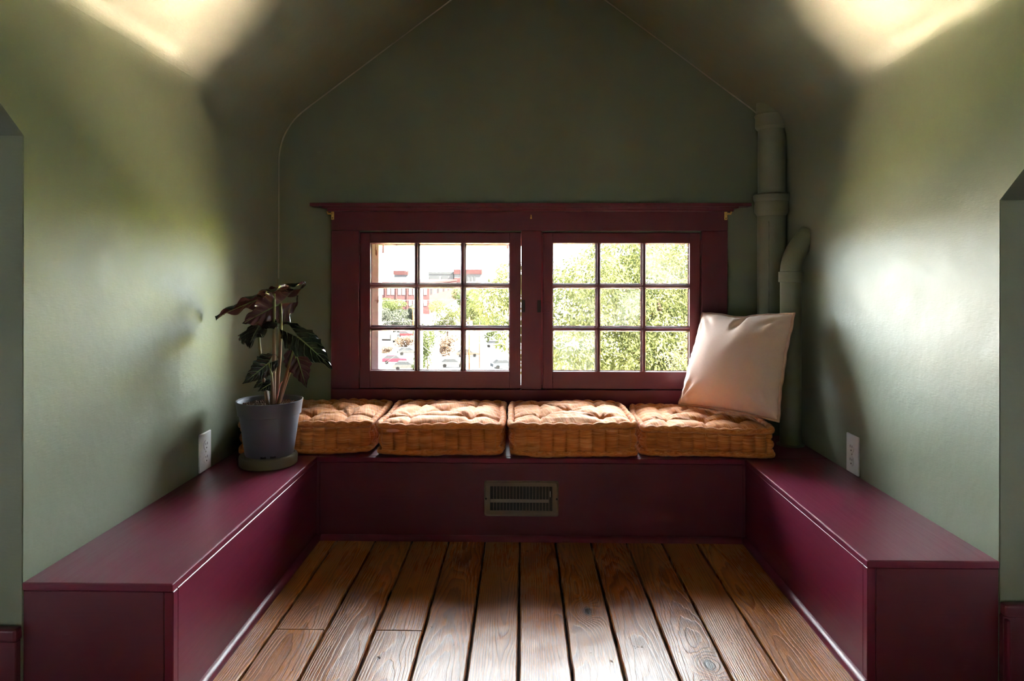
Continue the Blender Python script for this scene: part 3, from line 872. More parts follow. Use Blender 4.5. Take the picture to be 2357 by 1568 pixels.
# ------------------------------------------------------------------ cushions
def cushion(k, cx, cy, a, b, H, rz, label, ncol, tufts, mat):
    root = tag(empty('seat_cushion', (cx, cy, BT), rz), label, 'cushion', 'rust velvet cushions on the window bench')
    rnd = random.Random(40 + k)
    off = Vector((k * 7.3, k * 3.1, 0))
    def plan(s, t):
        return a * s * (1 - 0.035 * abs(t) ** 8), b * t * (1 - 0.035 * abs(s) ** 8)
    tf = [(x * a, y * b) for x, y in tufts]
    segs = []
    for i, p in enumerate(tf):
        near = sorted((math.hypot(p[0] - q[0], p[1] - q[1]), q) for q in tf[:i] + tf[i + 1:])[:3]
        segs += [(p, q) for d_, q in near]
        for q in ((a, p[1]), (-a, p[1]), (p[0], b), (p[0], -b)):      # folds running out to the nearest edge
            if math.hypot(p[0] - q[0], p[1] - q[1]) < 0.13: segs.append((p, q))
    def topz(x, y, s, t):
        e = (1 - abs(s) ** 5) * (1 - abs(t) ** 5)
        z = H - 0.016 + 0.036 * e ** 0.6
        dm = 9.0
        for (p0, p1) in segs:
            ex, ey = p1[0] - p0[0], p1[1] - p0[1]
            q = max(0.0, min(1.0, ((x - p0[0]) * ex + (y - p0[1]) * ey) / (ex * ex + ey * ey)))
            dm = min(dm, math.hypot(x - p0[0] - q * ex, y - p0[1] - q * ey) * (1.0 + 0.35 * math.sin(q * math.pi)) + 0.010 * math.sin(q * math.pi))
        z -= 0.017 * math.exp(-dm / 0.020)
        for (u, v) in tf:
            dx, dy = x - u, y - v
            d = math.hypot(dx, dy)
            z -= 0.010 * math.exp(-(d / 0.016) ** 2) + 0.006 * math.exp(-(d / 0.05) ** 2)
            ang = math.atan2(dy, dx)
            z += 0.0022 * math.cos(ang * 9 + u * 40 + v * 23) * math.exp(-((d - 0.035) / 0.022) ** 2)
        ed = min(a - abs(x), b - abs(y))
        z += 0.003 * math.sin((x if abs(t) > abs(s) else y) * 2 * math.pi / 0.048) * math.exp(-(ed / 0.035) ** 2)
        z += 0.006 * mnoise.noise(Vector((x * 14, y * 14, 0)) + off) + 0.0022 * mnoise.noise(Vector((x * 45, y * 45, 2)) + off)
        return z
    N = 84
    V, UV = [], []
    for j in range(N):
        for i in range(N):
            s, t = -1 + 2 * i / (N - 1), -1 + 2 * j / (N - 1)
            x, y = plan(s, t)
            V.append((x, y, topz(x, y, s, t)))
            UV.append((x + 0.25 * y + k, y))
    mesh('tufted_top', V, grid_faces(N, N), mat, root, UV, True)
    # perimeter
    per = []
    n1 = int(2 * a / 0.0045)
    n2 = int(2 * b / 0.0045)
    for i in range(n1): per.append((-1 + 2 * i / n1, -1))
    for i in range(n2): per.append((1, -1 + 2 * i / n2))
    for i in range(n1): per.append((1 - 2 * i / n1, 1))
    for i in range(n2): per.append((-1, 1 - 2 * i / n2))
    pts = [Vector((*plan(s, t), 0)) for s, t in per]
    n = len(pts)
    nor = []
    for i in range(n):
        d = pts[(i + 3) % n] - pts[(i - 3) % n]
        nor.append(Vector((d.y, -d.x, 0)).normalized())
    def wob(i, z):
        p = pts[i]
        return 0.007 * mnoise.noise(Vector((p.x * 6, p.y * 6, z * 14)) + off)
    cols = ncol * 4
    jit = [rnd.uniform(-0.12, 0.12) for _ in range(cols)]
    rows = [[0.0, 0.26 + rnd.uniform(-.05, .05), 0.70 + rnd.uniform(-.05, .05), 1.0] for _ in range(cols)]
    m = 26
    V, UV = [], []
    for j in range(m):
        hh = j / (m - 1)
        z = 0.006 + (H - 0.016) * hh
        for i in range(n):
            u = i / n * cols
            c = int(u) % cols
            f = u - int(u)
            f = min(1.0, max(0.0, f + jit[c] * f * (1 - f)))
            colp = abs(math.sin(math.pi * f)) ** 0.5
            rr = rows[c]
            q = max(r_ for r_ in range(3) if hh >= rr[r_] - 1e-9)
            g = (hh - rr[q]) / (rr[q + 1] - rr[q])
            rowp = abs(math.sin(math.pi * min(1, max(0, g)))) ** 0.5
            d = 0.020 * colp * (0.35 + 0.65 * rowp) - 0.016 + 0.006 * math.sin(math.pi * hh) + wob(i, z)
            d += 0.0015 * mnoise.noise(Vector((i * 0.02, hh * 22, k))) 
            p = pts[i] + nor[i] * d
            V.append((p.x, p.y, z))
            UV.append((z * 1.0 + 3 * k, i * 0.0045))
    mesh('boxed_side', V, grid_faces(n, m, True), mat, root, UV, True)
    mesh('underside', [(*plan(s, t), 0.004) for s, t in ((-.97, -.97), (.97, -.97), (.97, .97), (-.97, .97))], [(3, 2, 1, 0)], mat, root)
    # rolled edges, top and bottom
    for zc, rr in ((H - 0.008, 0.0130), (0.0125, 0.0110)):
        Q, V, UV = [], [], []
        nn = 10
        st = 2
        idx = list(range(0, n, st))
        for i in idx:
            ph = math.pi * (i / n * cols * 1.0)
            r = rr * (0.72 + 0.34 * abs(math.sin(ph)) + 0.22 * mnoise.noise(Vector((i * 0.06, zc * 50, k * 3))))
            lift = 0.008 * mnoise.noise(Vector((i * 0.021, zc * 30, k * 5 + 1))) + 0.0018 * abs(math.sin(ph))
            c = pts[i] + nor[i] * (wob(i, zc) + 0.001)
            for q in range(nn):
                an = 2 * math.pi * q / nn
                V.append((c.x + nor[i].x * math.cos(an) * r, c.y + nor[i].y * math.cos(an) * r, max(0.0008, zc + lift + math.sin(an) * r)))
                UV.append((q / nn * 0.06 + 5 * k, i * 0.0045 * 6))
        L = len(idx)
        F = []
        for i in range(L):
            for q in range(nn):
                F.append((i * nn + q, i * nn + (q + 1) % nn, ((i + 1) % L) * nn + (q + 1) % nn, ((i + 1) % L) * nn + q))
        mesh('rolled_edge', V, [f[::-1] for f in F], mat, root, UV, True)
    for (u, v) in tf:
        z = topz(u, v, u / a, v / b)
        lathe('tuft_stitch', [(0.004, -0.001), (0.0035, 0.0018), (0.0001, 0.0025)], mat, root, 10, (u, v, z))
    return root
T33 = [(-.52, -.5), (.48, -.54), (-.02, -.02), (-.48, .5), (.52, .46)]
T23 = [(-.58, -.48), (.02, -.52), (.56, -.46), (-.30, .06), (.30, .02), (-.58, .56), (0, .52), (.58, .55)]
Hc = 0.120
def cx_(p0, p1, Y): return (at(p0, 1000, Y).x + at(p1, 1000, Y).x) / 2, (at(p1, 1000, Y).x - at(p0, 1000, Y).x) / 2
yc = YF - 0.004
c, a = cx_(533, 852, yc + 0.02)
cushion(1, c + 0.002, yc + 0.256, a - 0.010, 0.218, 0.118, R(1.0), 'streaky rust velvet seat cushion at the end behind the plant pot', 10, T23, M['velvet'][0])
c, a = cx_(862, 1160, yc)
cu2 = cushion(2, c, yc + 0.235, a - 0.011, 0.222, Hc, R(-0.6), 'rust velvet seat cushion with a small pink tear in its edge', 9, T33, M['velvet'][1])
c, a = cx_(1167, 1472, yc)
cushion(3, c, yc + 0.232, a - 0.011, 0.220, Hc + 0.004, R(1.2), 'smooth pale-topped rust velvet seat cushion beside the pillow cushion', 9, T33, M['velvet'][2])
c, a = cx_(1481, 1797, yc + 0.01)
cushion(4, c + 0.002, yc + 0.252, a - 0.012, 0.224, 0.106, R(-3.0), 'striped rust velvet seat cushion with the linen pillow standing on it', 10, T23, M['velvet'][3])
# torn spot on the second cushion
V = [(0, 0, 0)]
F = []
for i in range(20):
    an = 2 * math.pi * i / 20
    V.append((0.024 * math.cos(an), -0.0035 + 0.001 * math.sin(3 * an), 0.0075 * math.sin(an) * (1.0 if math.sin(an) > 0 else 0.8)))
V[0] = (0, -0.0075, 0)
F = [(0, 1 + (i + 1) % 20, 1 + i) for i in range(20)]
tr = mesh('torn_lining', V, F, M['pinklining'], cu2, smooth=True)
tl_ = at(905, 991, yc - 0.006)
tr.location = cu2.matrix_basis.inverted() @ Vector((tl_.x, yc - 0.009, tl_.z))
tag(tr, label='pink torn lining')

# ------------------------------------------------------------------ pillow
def pillow():
    BL, BR = Vector(at(1566, 929, 2.86)), Vector(at(1790, 968, 2.500))
    TL, TR = Vector(at(1619, 722, 2.955)), Vector(at(1826, 724, 2.585))
    cen = (BL + BR + TL + TR) / 4
    root = tag(empty('throw_pillow', (cen.x, cen.y, min(BL.z, BR.z))), 'pale blush linen pillow with flanged edge leaning in the window corner', 'pillow')
    l = root.location
    nrm = (BR - BL).cross(TL - BL).normalized()      # toward the viewer
    if nrm.y > 0: nrm = -nrm
    N = 56
    def base(u, v):
        # sides drawn in between the pulled-out corners
        uu = u * (1 - 0.055 * (1 - v * v)) ; vv = v * (1 - 0.045 * (1 - u * u))
        s, t = (uu + 1) / 2, (vv + 1) / 2
        p = BL * (1 - s) * (1 - t) + BR * s * (1 - t) + TL * (1 - s) * t + TR * s * t
        # slumped top edge
        dip = math.exp(-((u + 0.10) / 0.34) ** 2) * max(0, v) ** 3
        p = p + Vector((0, 0, -0.012 * dip))
        return p
    def thick(u, v):
        e = max(0.0, (1 - u * u) * (1 - v * v))
        th = 0.092 * e ** 0.42
        th *= 1 + 0.16 * (-v)
        th -= 0.030 * math.exp(-((u - 0.04 - 0.22 * (v - 0.7)) / 0.07) ** 2) * math.exp(-((v - 0.88) / 0.22) ** 2) * min(1, e * 8)
        th += 0.006 * math.exp(-((u - 0.20) / 0.08) ** 2) * math.exp(-((v - 0.85) / 0.2) ** 2) * min(1, e * 8)
        # gathers running from the corners and from the seam
        for cu, cv in ((-1, 1), (1, 1), (1, -1), (-1, -1)):
            du, dv = u - cu, v - cv
            d = math.hypot(du, dv)
            th += 0.0050 * math.sin(math.atan2(dv, du) * 13) * math.exp(-((d - 0.35) / 0.22) ** 2) * min(1, e * 6)
        ed = 1 - max(abs(u), abs(v))
        al = v if abs(u) > abs(v) else u
        th += 0.0022 * math.sin(al * 33 + 2 * math.sin(al * 7)) * math.exp(-(ed / 0.16) ** 2) * min(1, e * 20)
        th += 0.004 * mnoise.noise(Vector((u * 2.6, v * 2.6, 4.0)))
        return max(th, 0.0)
    def w_(q):        # concentrate samples toward the seam
        return math.sin(q * math.pi / 2)
    for nm, sg in (('front_panel', 1.0), ('back_panel', -0.62)):
        V, UV = [], []
        for j in range(N):
            for i in range(N):
                u, v = w_(-1 + 2 * i / (N - 1)), w_(-1 + 2 * j / (N - 1))
                p = base(u, v) + nrm * (thick(u, v) * sg)
                V.append(p - l)
                UV.append((0.22 * u, 0.22 * v))
        F = grid_faces(N, N)
        a_, b_, c_ = (Vector(V[i]) for i in (N * 20 + 20, N * 20 + 21, N * 21 + 20))
        if ((b_ - a_).cross(c_ - a_)).dot(nrm * sg) < 0: F = [f[::-1] for f in F]
        mesh(nm, V, F, M['linen'], root, UV, True)
    # flange with its piped rim
    ring = []
    q = 44
    for i in range(q): ring.append((-1 + 2 * i / q, -1))
    for i in range(q): ring.append((1, -1 + 2 * i / q))
    for i in range(q): ring.append((1 - 2 * i / q, 1))
    for i in range(q): ring.append((-1, 1 - 2 * i / q))
    ctr = base(0, 0)
    lay = []
    for i, (u, v) in enumerate(ring):
        p = base(u, v)
        o_ = (p - ctr).normalized()
        wv = 0.002 * math.sin(i * 0.9) + 0.002 * math.sin(i * 0.37)
        lay.append((p, o_, wv))
    V, F = [], []
    sec = [(0.000, 0.0035), (0.004, 0.0030), (0.0065, 0.0065), (0.0115, 0.0070), (0.0155, 0.0), (0.0115, -0.0070), (0.0065, -0.0065), (0.004, -0.003), (0.0, -0.0035)]
    for p, o_, wv in lay:
        for r_, h_ in sec:
            V.append(p + o_ * (r_ - 0.004) + nrm * (h_ + wv) - l)
    n, mm = len(sec), len(lay)
    for i in range(mm):
        for q_ in range(n - 1):
            F.append((i * n + q_, i * n + q_ + 1, ((i + 1) % mm) * n + q_ + 1, ((i + 1) % mm) * n + q_))
    o = mesh('piped_flange', V, F, M['piping'], root, smooth=True)
    bm = bmesh.new(); bm.from_mesh(o.data); bmesh.ops.recalc_face_normals(bm, faces=bm.faces[:]); bm.to_mesh(o.data); bm.free()
    return root
pillow()

# ------------------------------------------------------------------ potted plant
PX, PY = at(618, 1000, 2.388).x, 2.388
sa = tag(empty('plant_saucer', (PX, PY, BT)), 'round olive brown saucer disc under the plant pot', 'saucer')
lathe('saucer_disc', [(0.094, 0.0), (0.098, 0.004), (0.099, 0.030), (0.096, 0.036), (0.088, 0.037), (0.0001, 0.036)], M['saucer'], sa, 64)
pz = BT + 0.0375
pl = tag(empty('potted_plant', (PX + 0.004, PY, pz)), 'dark-leaved alocasia with pale veins growing in a grey plastic pot', 'plant')
lx = pl.location
lathe('pot', [(0.060, 0.0), (0.080, 0.0), (0.082, 0.004), (0.1005, 0.138), (0.1005, 0.139), (0.1065, 0.141), (0.1065, 0.146), (0.1125, 0.186), (0.1135, 0.189), (0.1105, 0.190), (0.106, 0.186), (0.100, 0.150), (0.095, 0.140)], M['pot'], pl, 64)
for an in (-62, -84, 20, 130):
    s_ = box('drain_slot', (-0.009, -0.0018, 0.0), (0.009, 0.0012, 0.009), M['slot'], pl, 0)
    s_.location = (0.0815 * math.cos(R(an)), 0.0815 * math.sin(R(an)), 0.001)
    s_.rotation_euler = (R(-8), 0, R(an + 90))
lathe('soil_bed', [(0.1015, 0.160), (0.102, 0.166), (0.06, 0.170), (0.0001, 0.172)], M['soil'], pl, 40)
rnd = random.Random(3)
V, F = [], []
for k in range(520):
    r_, an = 0.100 * math.sqrt(rnd.random()), rnd.uniform(0, 2 * math.pi)
    s_ = rnd.uniform(0.003, 0.0075)
    c = Vector((r_ * math.cos(an), r_ * math.sin(an), 0.169 + rnd.uniform(0, 0.010) * (1 - r_ / 0.13)))
    q = Matrix.Rotation(rnd.uniform(0, 6), 3, 'Z') @ Matrix.Rotation(rnd.uniform(0, 6), 3, 'X')
    b0 = len(V)
    for v in ((1, 0, 0), (-1, 0, 0), (0, 1, 0), (0, -1, 0), (0, 0, .8), (0, 0, -.8)):
        V.append(c + q @ (Vector(v) * s_ * rnd.uniform(.7, 1.3)))
    F += [tuple(b0 + i for i in f) for f in ((0, 2, 4), (2, 1, 4), (1, 3, 4), (3, 0, 4), (2, 0, 5), (1, 2, 5), (3, 1, 5), (0, 3, 5))]
tag(mesh('bark_chips', V, F, M['soil'], pl), kind='stuff')

def leafmesh(attach, tip, lobe_dir_back, side, width, droop, wave, seed, lobe=0.42, curl=0.0, face=(0, -0.15, 1)):
    """attach = where the petiole meets the blade; tip; side = direction of the blade's breadth"""
    attach, tip, side = Vector(attach), Vector(tip), Vector(side)
    ax = tip - attach
    L = ax.length
    ax.normalize()
    side = (side - ax * side.dot(ax)).normalized()
    nrm = side.cross(ax).normalized()
    if nrm.dot(Vector(face)) < 0:
        side, nrm = -side, -nrm
    rnd = random.Random(seed)
    nt, ns = 46, 15
    key = [(-lobe, 0.03), (-lobe * 0.85, 0.34), (-lobe * 0.5, 0.70), (-lobe * 0.1, 0.95), (0.10, 1.0), (0.30, 0.90), (0.55, 0.62), (0.75, 0.36), (0.88, 0.17), (0.96, 0.06), (1.0, 0.012)]
    def hw(t):
        for (a, wa), (b, wb_) in zip(key, key[1:]):
            if t <= b:
                q = (t - a) / (b - a)
                q = q * q * (3 - 2 * q) * 0.4 + q * 0.6
                return wa + (wb_ - wa) * q
        return 0.0
    V, UV, F = [], [], []
    for half in (-1, 1):
        b0 = len(V)
        ph = rnd.uniform(0, 6)
        for j in range(nt):
            t = -lobe + (1 + lobe) * j / (nt - 1)
            w1 = hw(t) * (1 + 0.07 * math.sin(t * 2 * math.pi / 0.17 + ph))
            w0 = 0.0 if t >= 0 else min(w1, (-t / lobe) ** 1.1 * 0.40)
            if t < 0 and w0 > w1: w0 = w1
            for i in range(ns):
                s = i / (ns - 1)
                ww = (w0 + (w1 - w0) * s)
                kk = ((t - s * 0.28) / 0.17)
                quilt = abs(math.sin(math.pi * kk)) ** 0.7 * math.sin(math.pi * min(1, s * 1.02)) * 0.050
                ruff = wave * s * s * math.sin(kk * 2 * math.pi * 0.5 + ph * half)
                cup = 0.30 * ww * ww * (0.5 - 0.6 * max(t, 0))
                z = quilt * 0.8 + ruff - cup * 0.5 + curl * ww * ww
                z -= droop * (max(0, t) ** 1.8)
                z -= 0.35 * droop * (max(0, -t) ** 1.5) * 1.5
                p = attach + ax * (t * L) + side * (half * ww * width) + nrm * (z * L)
                V.append(p)
                UV.append((s, t + lobe))
        F += grid_faces(ns, nt, False, b0, flip=half < 0)
    # midrib as a thin raised tube
    rib = []
    for j in range(20):
        t = j / 19 * 0.97
        rib.append(attach + ax * (t * L) + nrm * ((-droop * t ** 1.8 - 0.004) * L))
    return V, F, UV, rib
def lf(attach, tip, side, width, droop=0.15, wave=0.05, seed=1, lobe=0.42, curl=0.0, face=(0, -0.15, 1)):
    V, F, UV, rib = leafmesh(attach, tip, None, side, width, droop, wave, seed, lobe, curl, face)
    o = mesh('leaf', [v - lx for v in V], F, M['leaf'], pl, UV, True)
    Vr, Fr, U = tubedata([p - lx for p in rib], lambda t: 0.0022 * (1 - 0.85 * t), 6)
    mesh('midrib', Vr, Fr, M['stem'], o, [(0.5, 0.85)] * len(Vr), smooth=True)
    return o
def st(p0, p1, bend, r0=0.0065, r1=0.0042):
    p0, p1 = Vector(p0), Vector(p1)
    b = Vector(bend)
    P_ = bez(p0, p0 + (p1 - p0) * 0.35 + b * 0.6, p0 + (p1 - p0) * 0.7 + b, p1, 18)
    V, F, UV = tubedata([p - lx for p in P_], lambda t: r0 + (r1 - r0) * min(1, t * 1.3), 10)
    return mesh('petiole', V, F, M['stem'], pl, UV, True)
# leaves, from the top of the plant down
A1 = at(631, 676, 2.40)
lf(A1, at(492, 720, 2.33), (0.10, 1.0, -0.22), 0.085, 0.10, 0.05, 11, 0.55)
A2 = at(645, 699, 2.42)
lf(A2, at(556, 744, 2.30), (0.40, 0.75, -0.55), 0.075, 0.05, 0.05, 12, 0.48)
A3 = at(596, 752, 2.37)
lf(A3, at(568, 791, 2.24), (1.0, -0.05, 0.32), 0.072, 0.10, 0.06, 13, 0.40)
A4 = at(686, 776, 2.38)
lf(A4, at(762, 838, 2.30), (0.55, 0.60, 0.58), 0.054, 0.14, 0.05, 14, 0.55)
A5 = at(683, 819, 2.40)
lf(A5, at(706, 893, 2.36), (0.95, 0.05, -0.20), 0.047, 0.05, 0.04, 15, 0.35, face=(0, 1, 0.1))
A6 = at(618, 836, 2.36)
lf(A6, at(560, 884, 2.30), (0.60, 0.30, -0.75), 0.040, 0.10, 0.05, 16, 0.36, face=(0, -1, 0.3))
A7 = at(622, 884, 2.38)
lf(A7, at(596, 899, 2.33), (-0.45, 0.4, 0.8), 0.022, 0.10, 0.05, 17, 0.25)
A8 = at(612, 874, 2.44)
lf(A8, at(583, 893, 2.42), (-0.5, 0.1, 0.85), 0.020, 0.10, 0.04, 18, 0.25)
zb_ = pz + 0.168
def sb(px, dy): 
    p = at(px, 918, PY + dy); p.z = zb_; return p
st(sb(629, -0.01), A1, (0.002, 0, 0), 0.0085, 0.0048)
st(sb(634, 0.01), A2, (0.014, 0, 0.03), 0.0075, 0.0048)
st(sb(617, -0.01), A3, (-0.012, 0, 0.01))
st(sb(639, -0.01), A4, (-0.004, 0, 0.0))
st(sb(642, 0.005), A5, (-0.006, 0, 0.0), 0.0055, 0.0036)
st(sb(627, -0.02), A6, (0.010, 0, 0.012), 0.0060, 0.0034)
st(sb(623, -0.025), A7, (0.004, 0, 0.004), 0.0035, 0.0022)
st(sb(619, 0.02), A8, (0.002, 0, 0.004), 0.0035, 0.0022)
V, F, UV = tubedata([p - lx for p in bez(sb(637, 0.0), sb(637, 0) + Vector((0.003, 0, 0.03)), at(640, 885, 2.41), at(652, 877, 2.41), 8)], lambda t: 0.005 * (1 - t * 0.8), 8)
mesh('sheath', V, F, M['bud'], pl, smooth=True)

# ------------------------------------------------------------------ outdoors
GZ = -15.0                                  # street level: the house stands on a rise above the lot
def gpt(px, Y): p = at(px, 700, Y); return Vector((p.x, Y, GZ))
M['lot'] = plain('pale_asphalt', (0.17, 0.16, 0.155), 0.9, var=0.08, scale=0.6, Specular_IOR_Level=0.0)
M['yard'] = plain('concrete_yard', (0.80, 0.64, 0.49), 0.9, var=0.10, scale=0.8, Specular_IOR_Level=0.0)
M['verge'] = plain('grass_verge', (0.045, 0.055, 0.015), 0.95, var=0.3, scale=2.0, Specular_IOR_Level=0.0)
M['brick'] = plain('red_brick', (0.0095, 0.0050, 0.0052), 0.9, var=0.15, scale=3.0, Specular_IOR_Level=0.0)
M['brickpale'] = plain('pale_red_cladding', (0.0085, 0.0042, 0.0043), 0.9, var=0.06, Specular_IOR_Level=0.0)
M['stone'] = plain('pale_facade', (0.0125, 0.0125, 0.0130), 0.9, var=0.04, Specular_IOR_Level=0.0)
M['greyband'] = plain('grey_facade', (0.0075, 0.0079, 0.0086), 0.8, var=0.05, Specular_IOR_Level=0.0)
M['blind'] = plain('white_window_blind', (0.020, 0.020, 0.0205), 0.5, var=0.04, Specular_IOR_Level=0.0)
M['darkglass'] = plain('dark_window_glass', (0.0030, 0.0033, 0.0038), 0.15, var=0.05, Specular_IOR_Level=0.0)
M['bark'] = plain('tree_bark', (0.012, 0.008, 0.006), 0.95, var=0.3, scale=12, Specular_IOR_Level=0.0)
M['polewood'] = plain('pole_wood', (0.022, 0.011, 0.005), 0.9, var=0.2, scale=9, Specular_IOR_Level=0.0)
M['cable'] = plain('pale_cable', (0.012, 0.012, 0.013), 0.6, Specular_IOR_Level=0.0)
M['tyre'] = plain('tyre_rubber', (0.0015, 0.0015, 0.0016), 0.8, Specular_IOR_Level=0.0)
M['lime'] = mat_leaf('lime_leaves', (0.0180, 0.0204, 0.0092), (0.0210, 0.0236, 0.0086), 0.58)
M['mid'] = mat_leaf('mid_green_leaves', (0.0105, 0.0136, 0.0062), (0.0110, 0.0142, 0.0046), 0.40)
M['greyleaf'] = mat_leaf('grey_green_leaves', (0.0095, 0.0108, 0.0095), (0.007, 0.009, 0.006), 0.30)
M['bounceleaf'] = mat_leaf('bounce_lime_leaves', (0.28, 0.30, 0.045), (0.28, 0.31, 0.040), 0.45)  # leaf colour raised on unseen trees to throw yellow-green light on the left wall
M['rustleaf'] = mat_leaf('rusty_leaves', (0.027, 0.0185, 0.0145), (0.018, 0.013, 0.009), 0.30)

tag(box('ground', (-300, 10.0, GZ - 0.3), (400, 760, GZ), M['lot'], None, 0), 'bright sunlit asphalt lot far below the window', 'ground', kind='structure')
M['lawn'] = plain('sunny_lawn', (0.24, 0.26, 0.045), 0.95, var=0.2, scale=2.0, Specular_IOR_Level=0.0)
tag(box('lawn', (-90, 1.0, GZ - 0.3), (90, 14.0, GZ + 0.02), M['lawn'], None, 0), 'sunny lawn right at the foot of the house', 'lawn', kind='structure')
tag(box('yard', (-90, 14.0, GZ - 0.3), (90, 33.0, GZ + 0.025), M['yard'], None, 0), 'sunlit concrete drive in front of the lawn', 'yard', kind='structure')
tag(box('grass_verge', (-140, 33.0, GZ - 0.3), (140, 70.0, GZ + 0.03), M['verge'], None, 0), 'dark grass verge between the drive and the lot', 'verge', kind='structure')

def leaf_cloud(name, blobs, n, size, mat, parent, seed):
    """n small folded leaves spread through ellipsoid clumps [(centre, (rx,ry,rz))]"""
    rs = np.random.RandomState(seed)
    l = np.array(parent.location)
    vol = np.array([b[1][0] * b[1][1] * b[1][2] for b in blobs]) ** 0.75
    pick = rs.choice(len(blobs), n, p=vol / vol.sum())
    C = np.array([tuple(b[0]) for b in blobs])[pick]
    Rr = np.array([b[1] for b in blobs])[pick]
    d = rs.normal(size=(n, 3)); d /= np.linalg.norm(d, axis=1)[:, None]
    rad = rs.uniform(0.25, 1.0, n) ** 0.45
    c = C + d * Rr * rad[:, None] - l
    # blades hang outward and down
    ax = d * 0.7 + rs.normal(size=(n, 3)) * 0.6 + np.array([0, 0, -0.75])
    ax /= np.linalg.norm(ax, axis=1)[:, None]
    sd_ = np.cross(ax, rs.normal(size=(n, 3))); sd_ /= np.linalg.norm(sd_, axis=1)[:, None]
    nr = np.cross(ax, sd_)
    s = size * rs.uniform(0.6, 1.4, n)[:, None]
    a = c - ax * s * 0.5
    b = c + sd_ * s * 0.19 + nr * s * 0.07
    e = c + ax * s * 0.62
    f = c - sd_ * s * 0.19 + nr * s * 0.07
    V = np.stack([a, b, e, f], 1).reshape(-1, 3)
    me = bpy.data.meshes.new(name)
    me.vertices.add(len(V)); me.vertices.foreach_set('co', V.astype(np.float32).ravel())
    k = np.arange(n)[:, None] * 4
    tri = np.concatenate([k + np.array([[0, 1, 2]]), k + np.array([[0, 2, 3]])], 1).reshape(-1, 3)
    me.loops.add(tri.size); me.loops.foreach_set('vertex_index', tri.astype(np.int32).ravel())
    me.polygons.add(len(tri)); me.polygons.foreach_set('loop_start', np.arange(0, tri.size, 3).astype(np.int32))
    me.update(calc_edges=True)
    return tag(link(name, me, mat, parent), kind='stuff')

def tree(name, label, base, height, blobs, n, size, mat, seed, trunk_r=0.15, group=None, branches=()):
    base = Vector(base)
    t = tag(empty(name, base), label, 'tree', group)
    top = Vector((0, 0, height))
    V, F, UV = tubedata(bez((0, 0, 0), (0.1, 0, height * .3), (-0.1, 0, height * .5), (0, 0, height * 0.75), 8), lambda q: trunk_r * (1 - 0.6 * q), 8)
    mesh('trunk', V, F, M['bark'], t, smooth=True)
    for pts, r in branches:
        V, F, UV = tubedata([Vector(p) - base for p in pts], lambda q: r * (1 - 0.6 * q), 7)
        mesh('branch', V, F, M['bark'], t, smooth=True)
    leaf_cloud('crown', blobs, n, size, mat, t, seed)
    return t

# the big tree that fills the right casement and reaches into the left one
rs = random.Random(8)
bl_ = []
YT = 12.0
def blob(px, py, Y, r): 
    c = at(px, py, Y)
    return (c, (r * rs.uniform(.9, 1.3), r * rs.uniform(.9, 1.2), r * rs.uniform(.7, .95)))
for px, py, Y, r in ((1360, 640, 11, .62), (1440, 600, 12, .8), (1540, 640, 11.5, .75), (1320, 720, 11, .62), (1400, 720, 12, .75), (1490, 730, 11.2, .75), (1570, 740, 12, .75),
                     (1330, 810, 10.8, .62), (1420, 820, 11.5, .75), (1500, 830, 11, .75), (1590, 830, 12, .8), (1390, 900, 12, .85), (1500, 920, 12, .9), (1600, 930, 12, .9),
                     (1290, 670, 12, .5), (1275, 770, 11.6, .5), (1280, 850, 12, .6), (1440, 560, 13.5, .6), (1540, 560, 12.8, .9), (1640, 600, 12.5, 1.0), (1700, 700, 12.5, 1.1),
                     (1720, 820, 12, 1.1), (1640, 900, 12.5, 1.1), (1500, 660, 14.5, 1.0), (1400, 780, 14.5, 1.1), (1330, 880, 14, .9), (1560, 800, 14.5, 1.2), (1420, 660, 14, .8),
                     (1130, 690, 11.6, .40), (1165, 665, 11.8, .42), (1205, 690, 12, .5), (1150, 720, 11.6, .34), (1180, 640, 12.2, .34), (1215, 760, 12, .45), (1172, 770, 11.6, .24), (1160, 795, 11.8, .18), (1235, 640, 12, .4), (1240, 830, 12, .45),
                     (1110, 672, 12, .22), (1165, 622, 12.4, .16)):
    bl_.append(blob(px, py, Y, r))
tb = gpt(1500, 13.2)
br_ = []
def br_path(a, b, c, r): br_.append(([at(*a), at(*b), at(*c)], r))
br_path((1500, 900, 13), (1410, 720, 12.2), (1440, 714, 12.0), 0.05)
br_path((1600, 930, 13), (1540, 850, 12), (1470, 800, 11.4), 0.06)
br_path((1540, 850, 12.5), (1590, 780, 11.6), (1620, 700, 11.6), 0.05)
br_path((1500, 720, 12.4), (1520, 712, 11.0), (1512, 690, 10.9), 0.045)
br_path((1500, 860, 13), (1440, 800, 11.5), (1470, 780, 11.2), 0.04)
tree('maple_tree', 'tall lime green tree filling the casement beside the pillow', tb, 19.0, bl_, 90000, 0.076, M['lime'], 21, 0.28, None, br_)

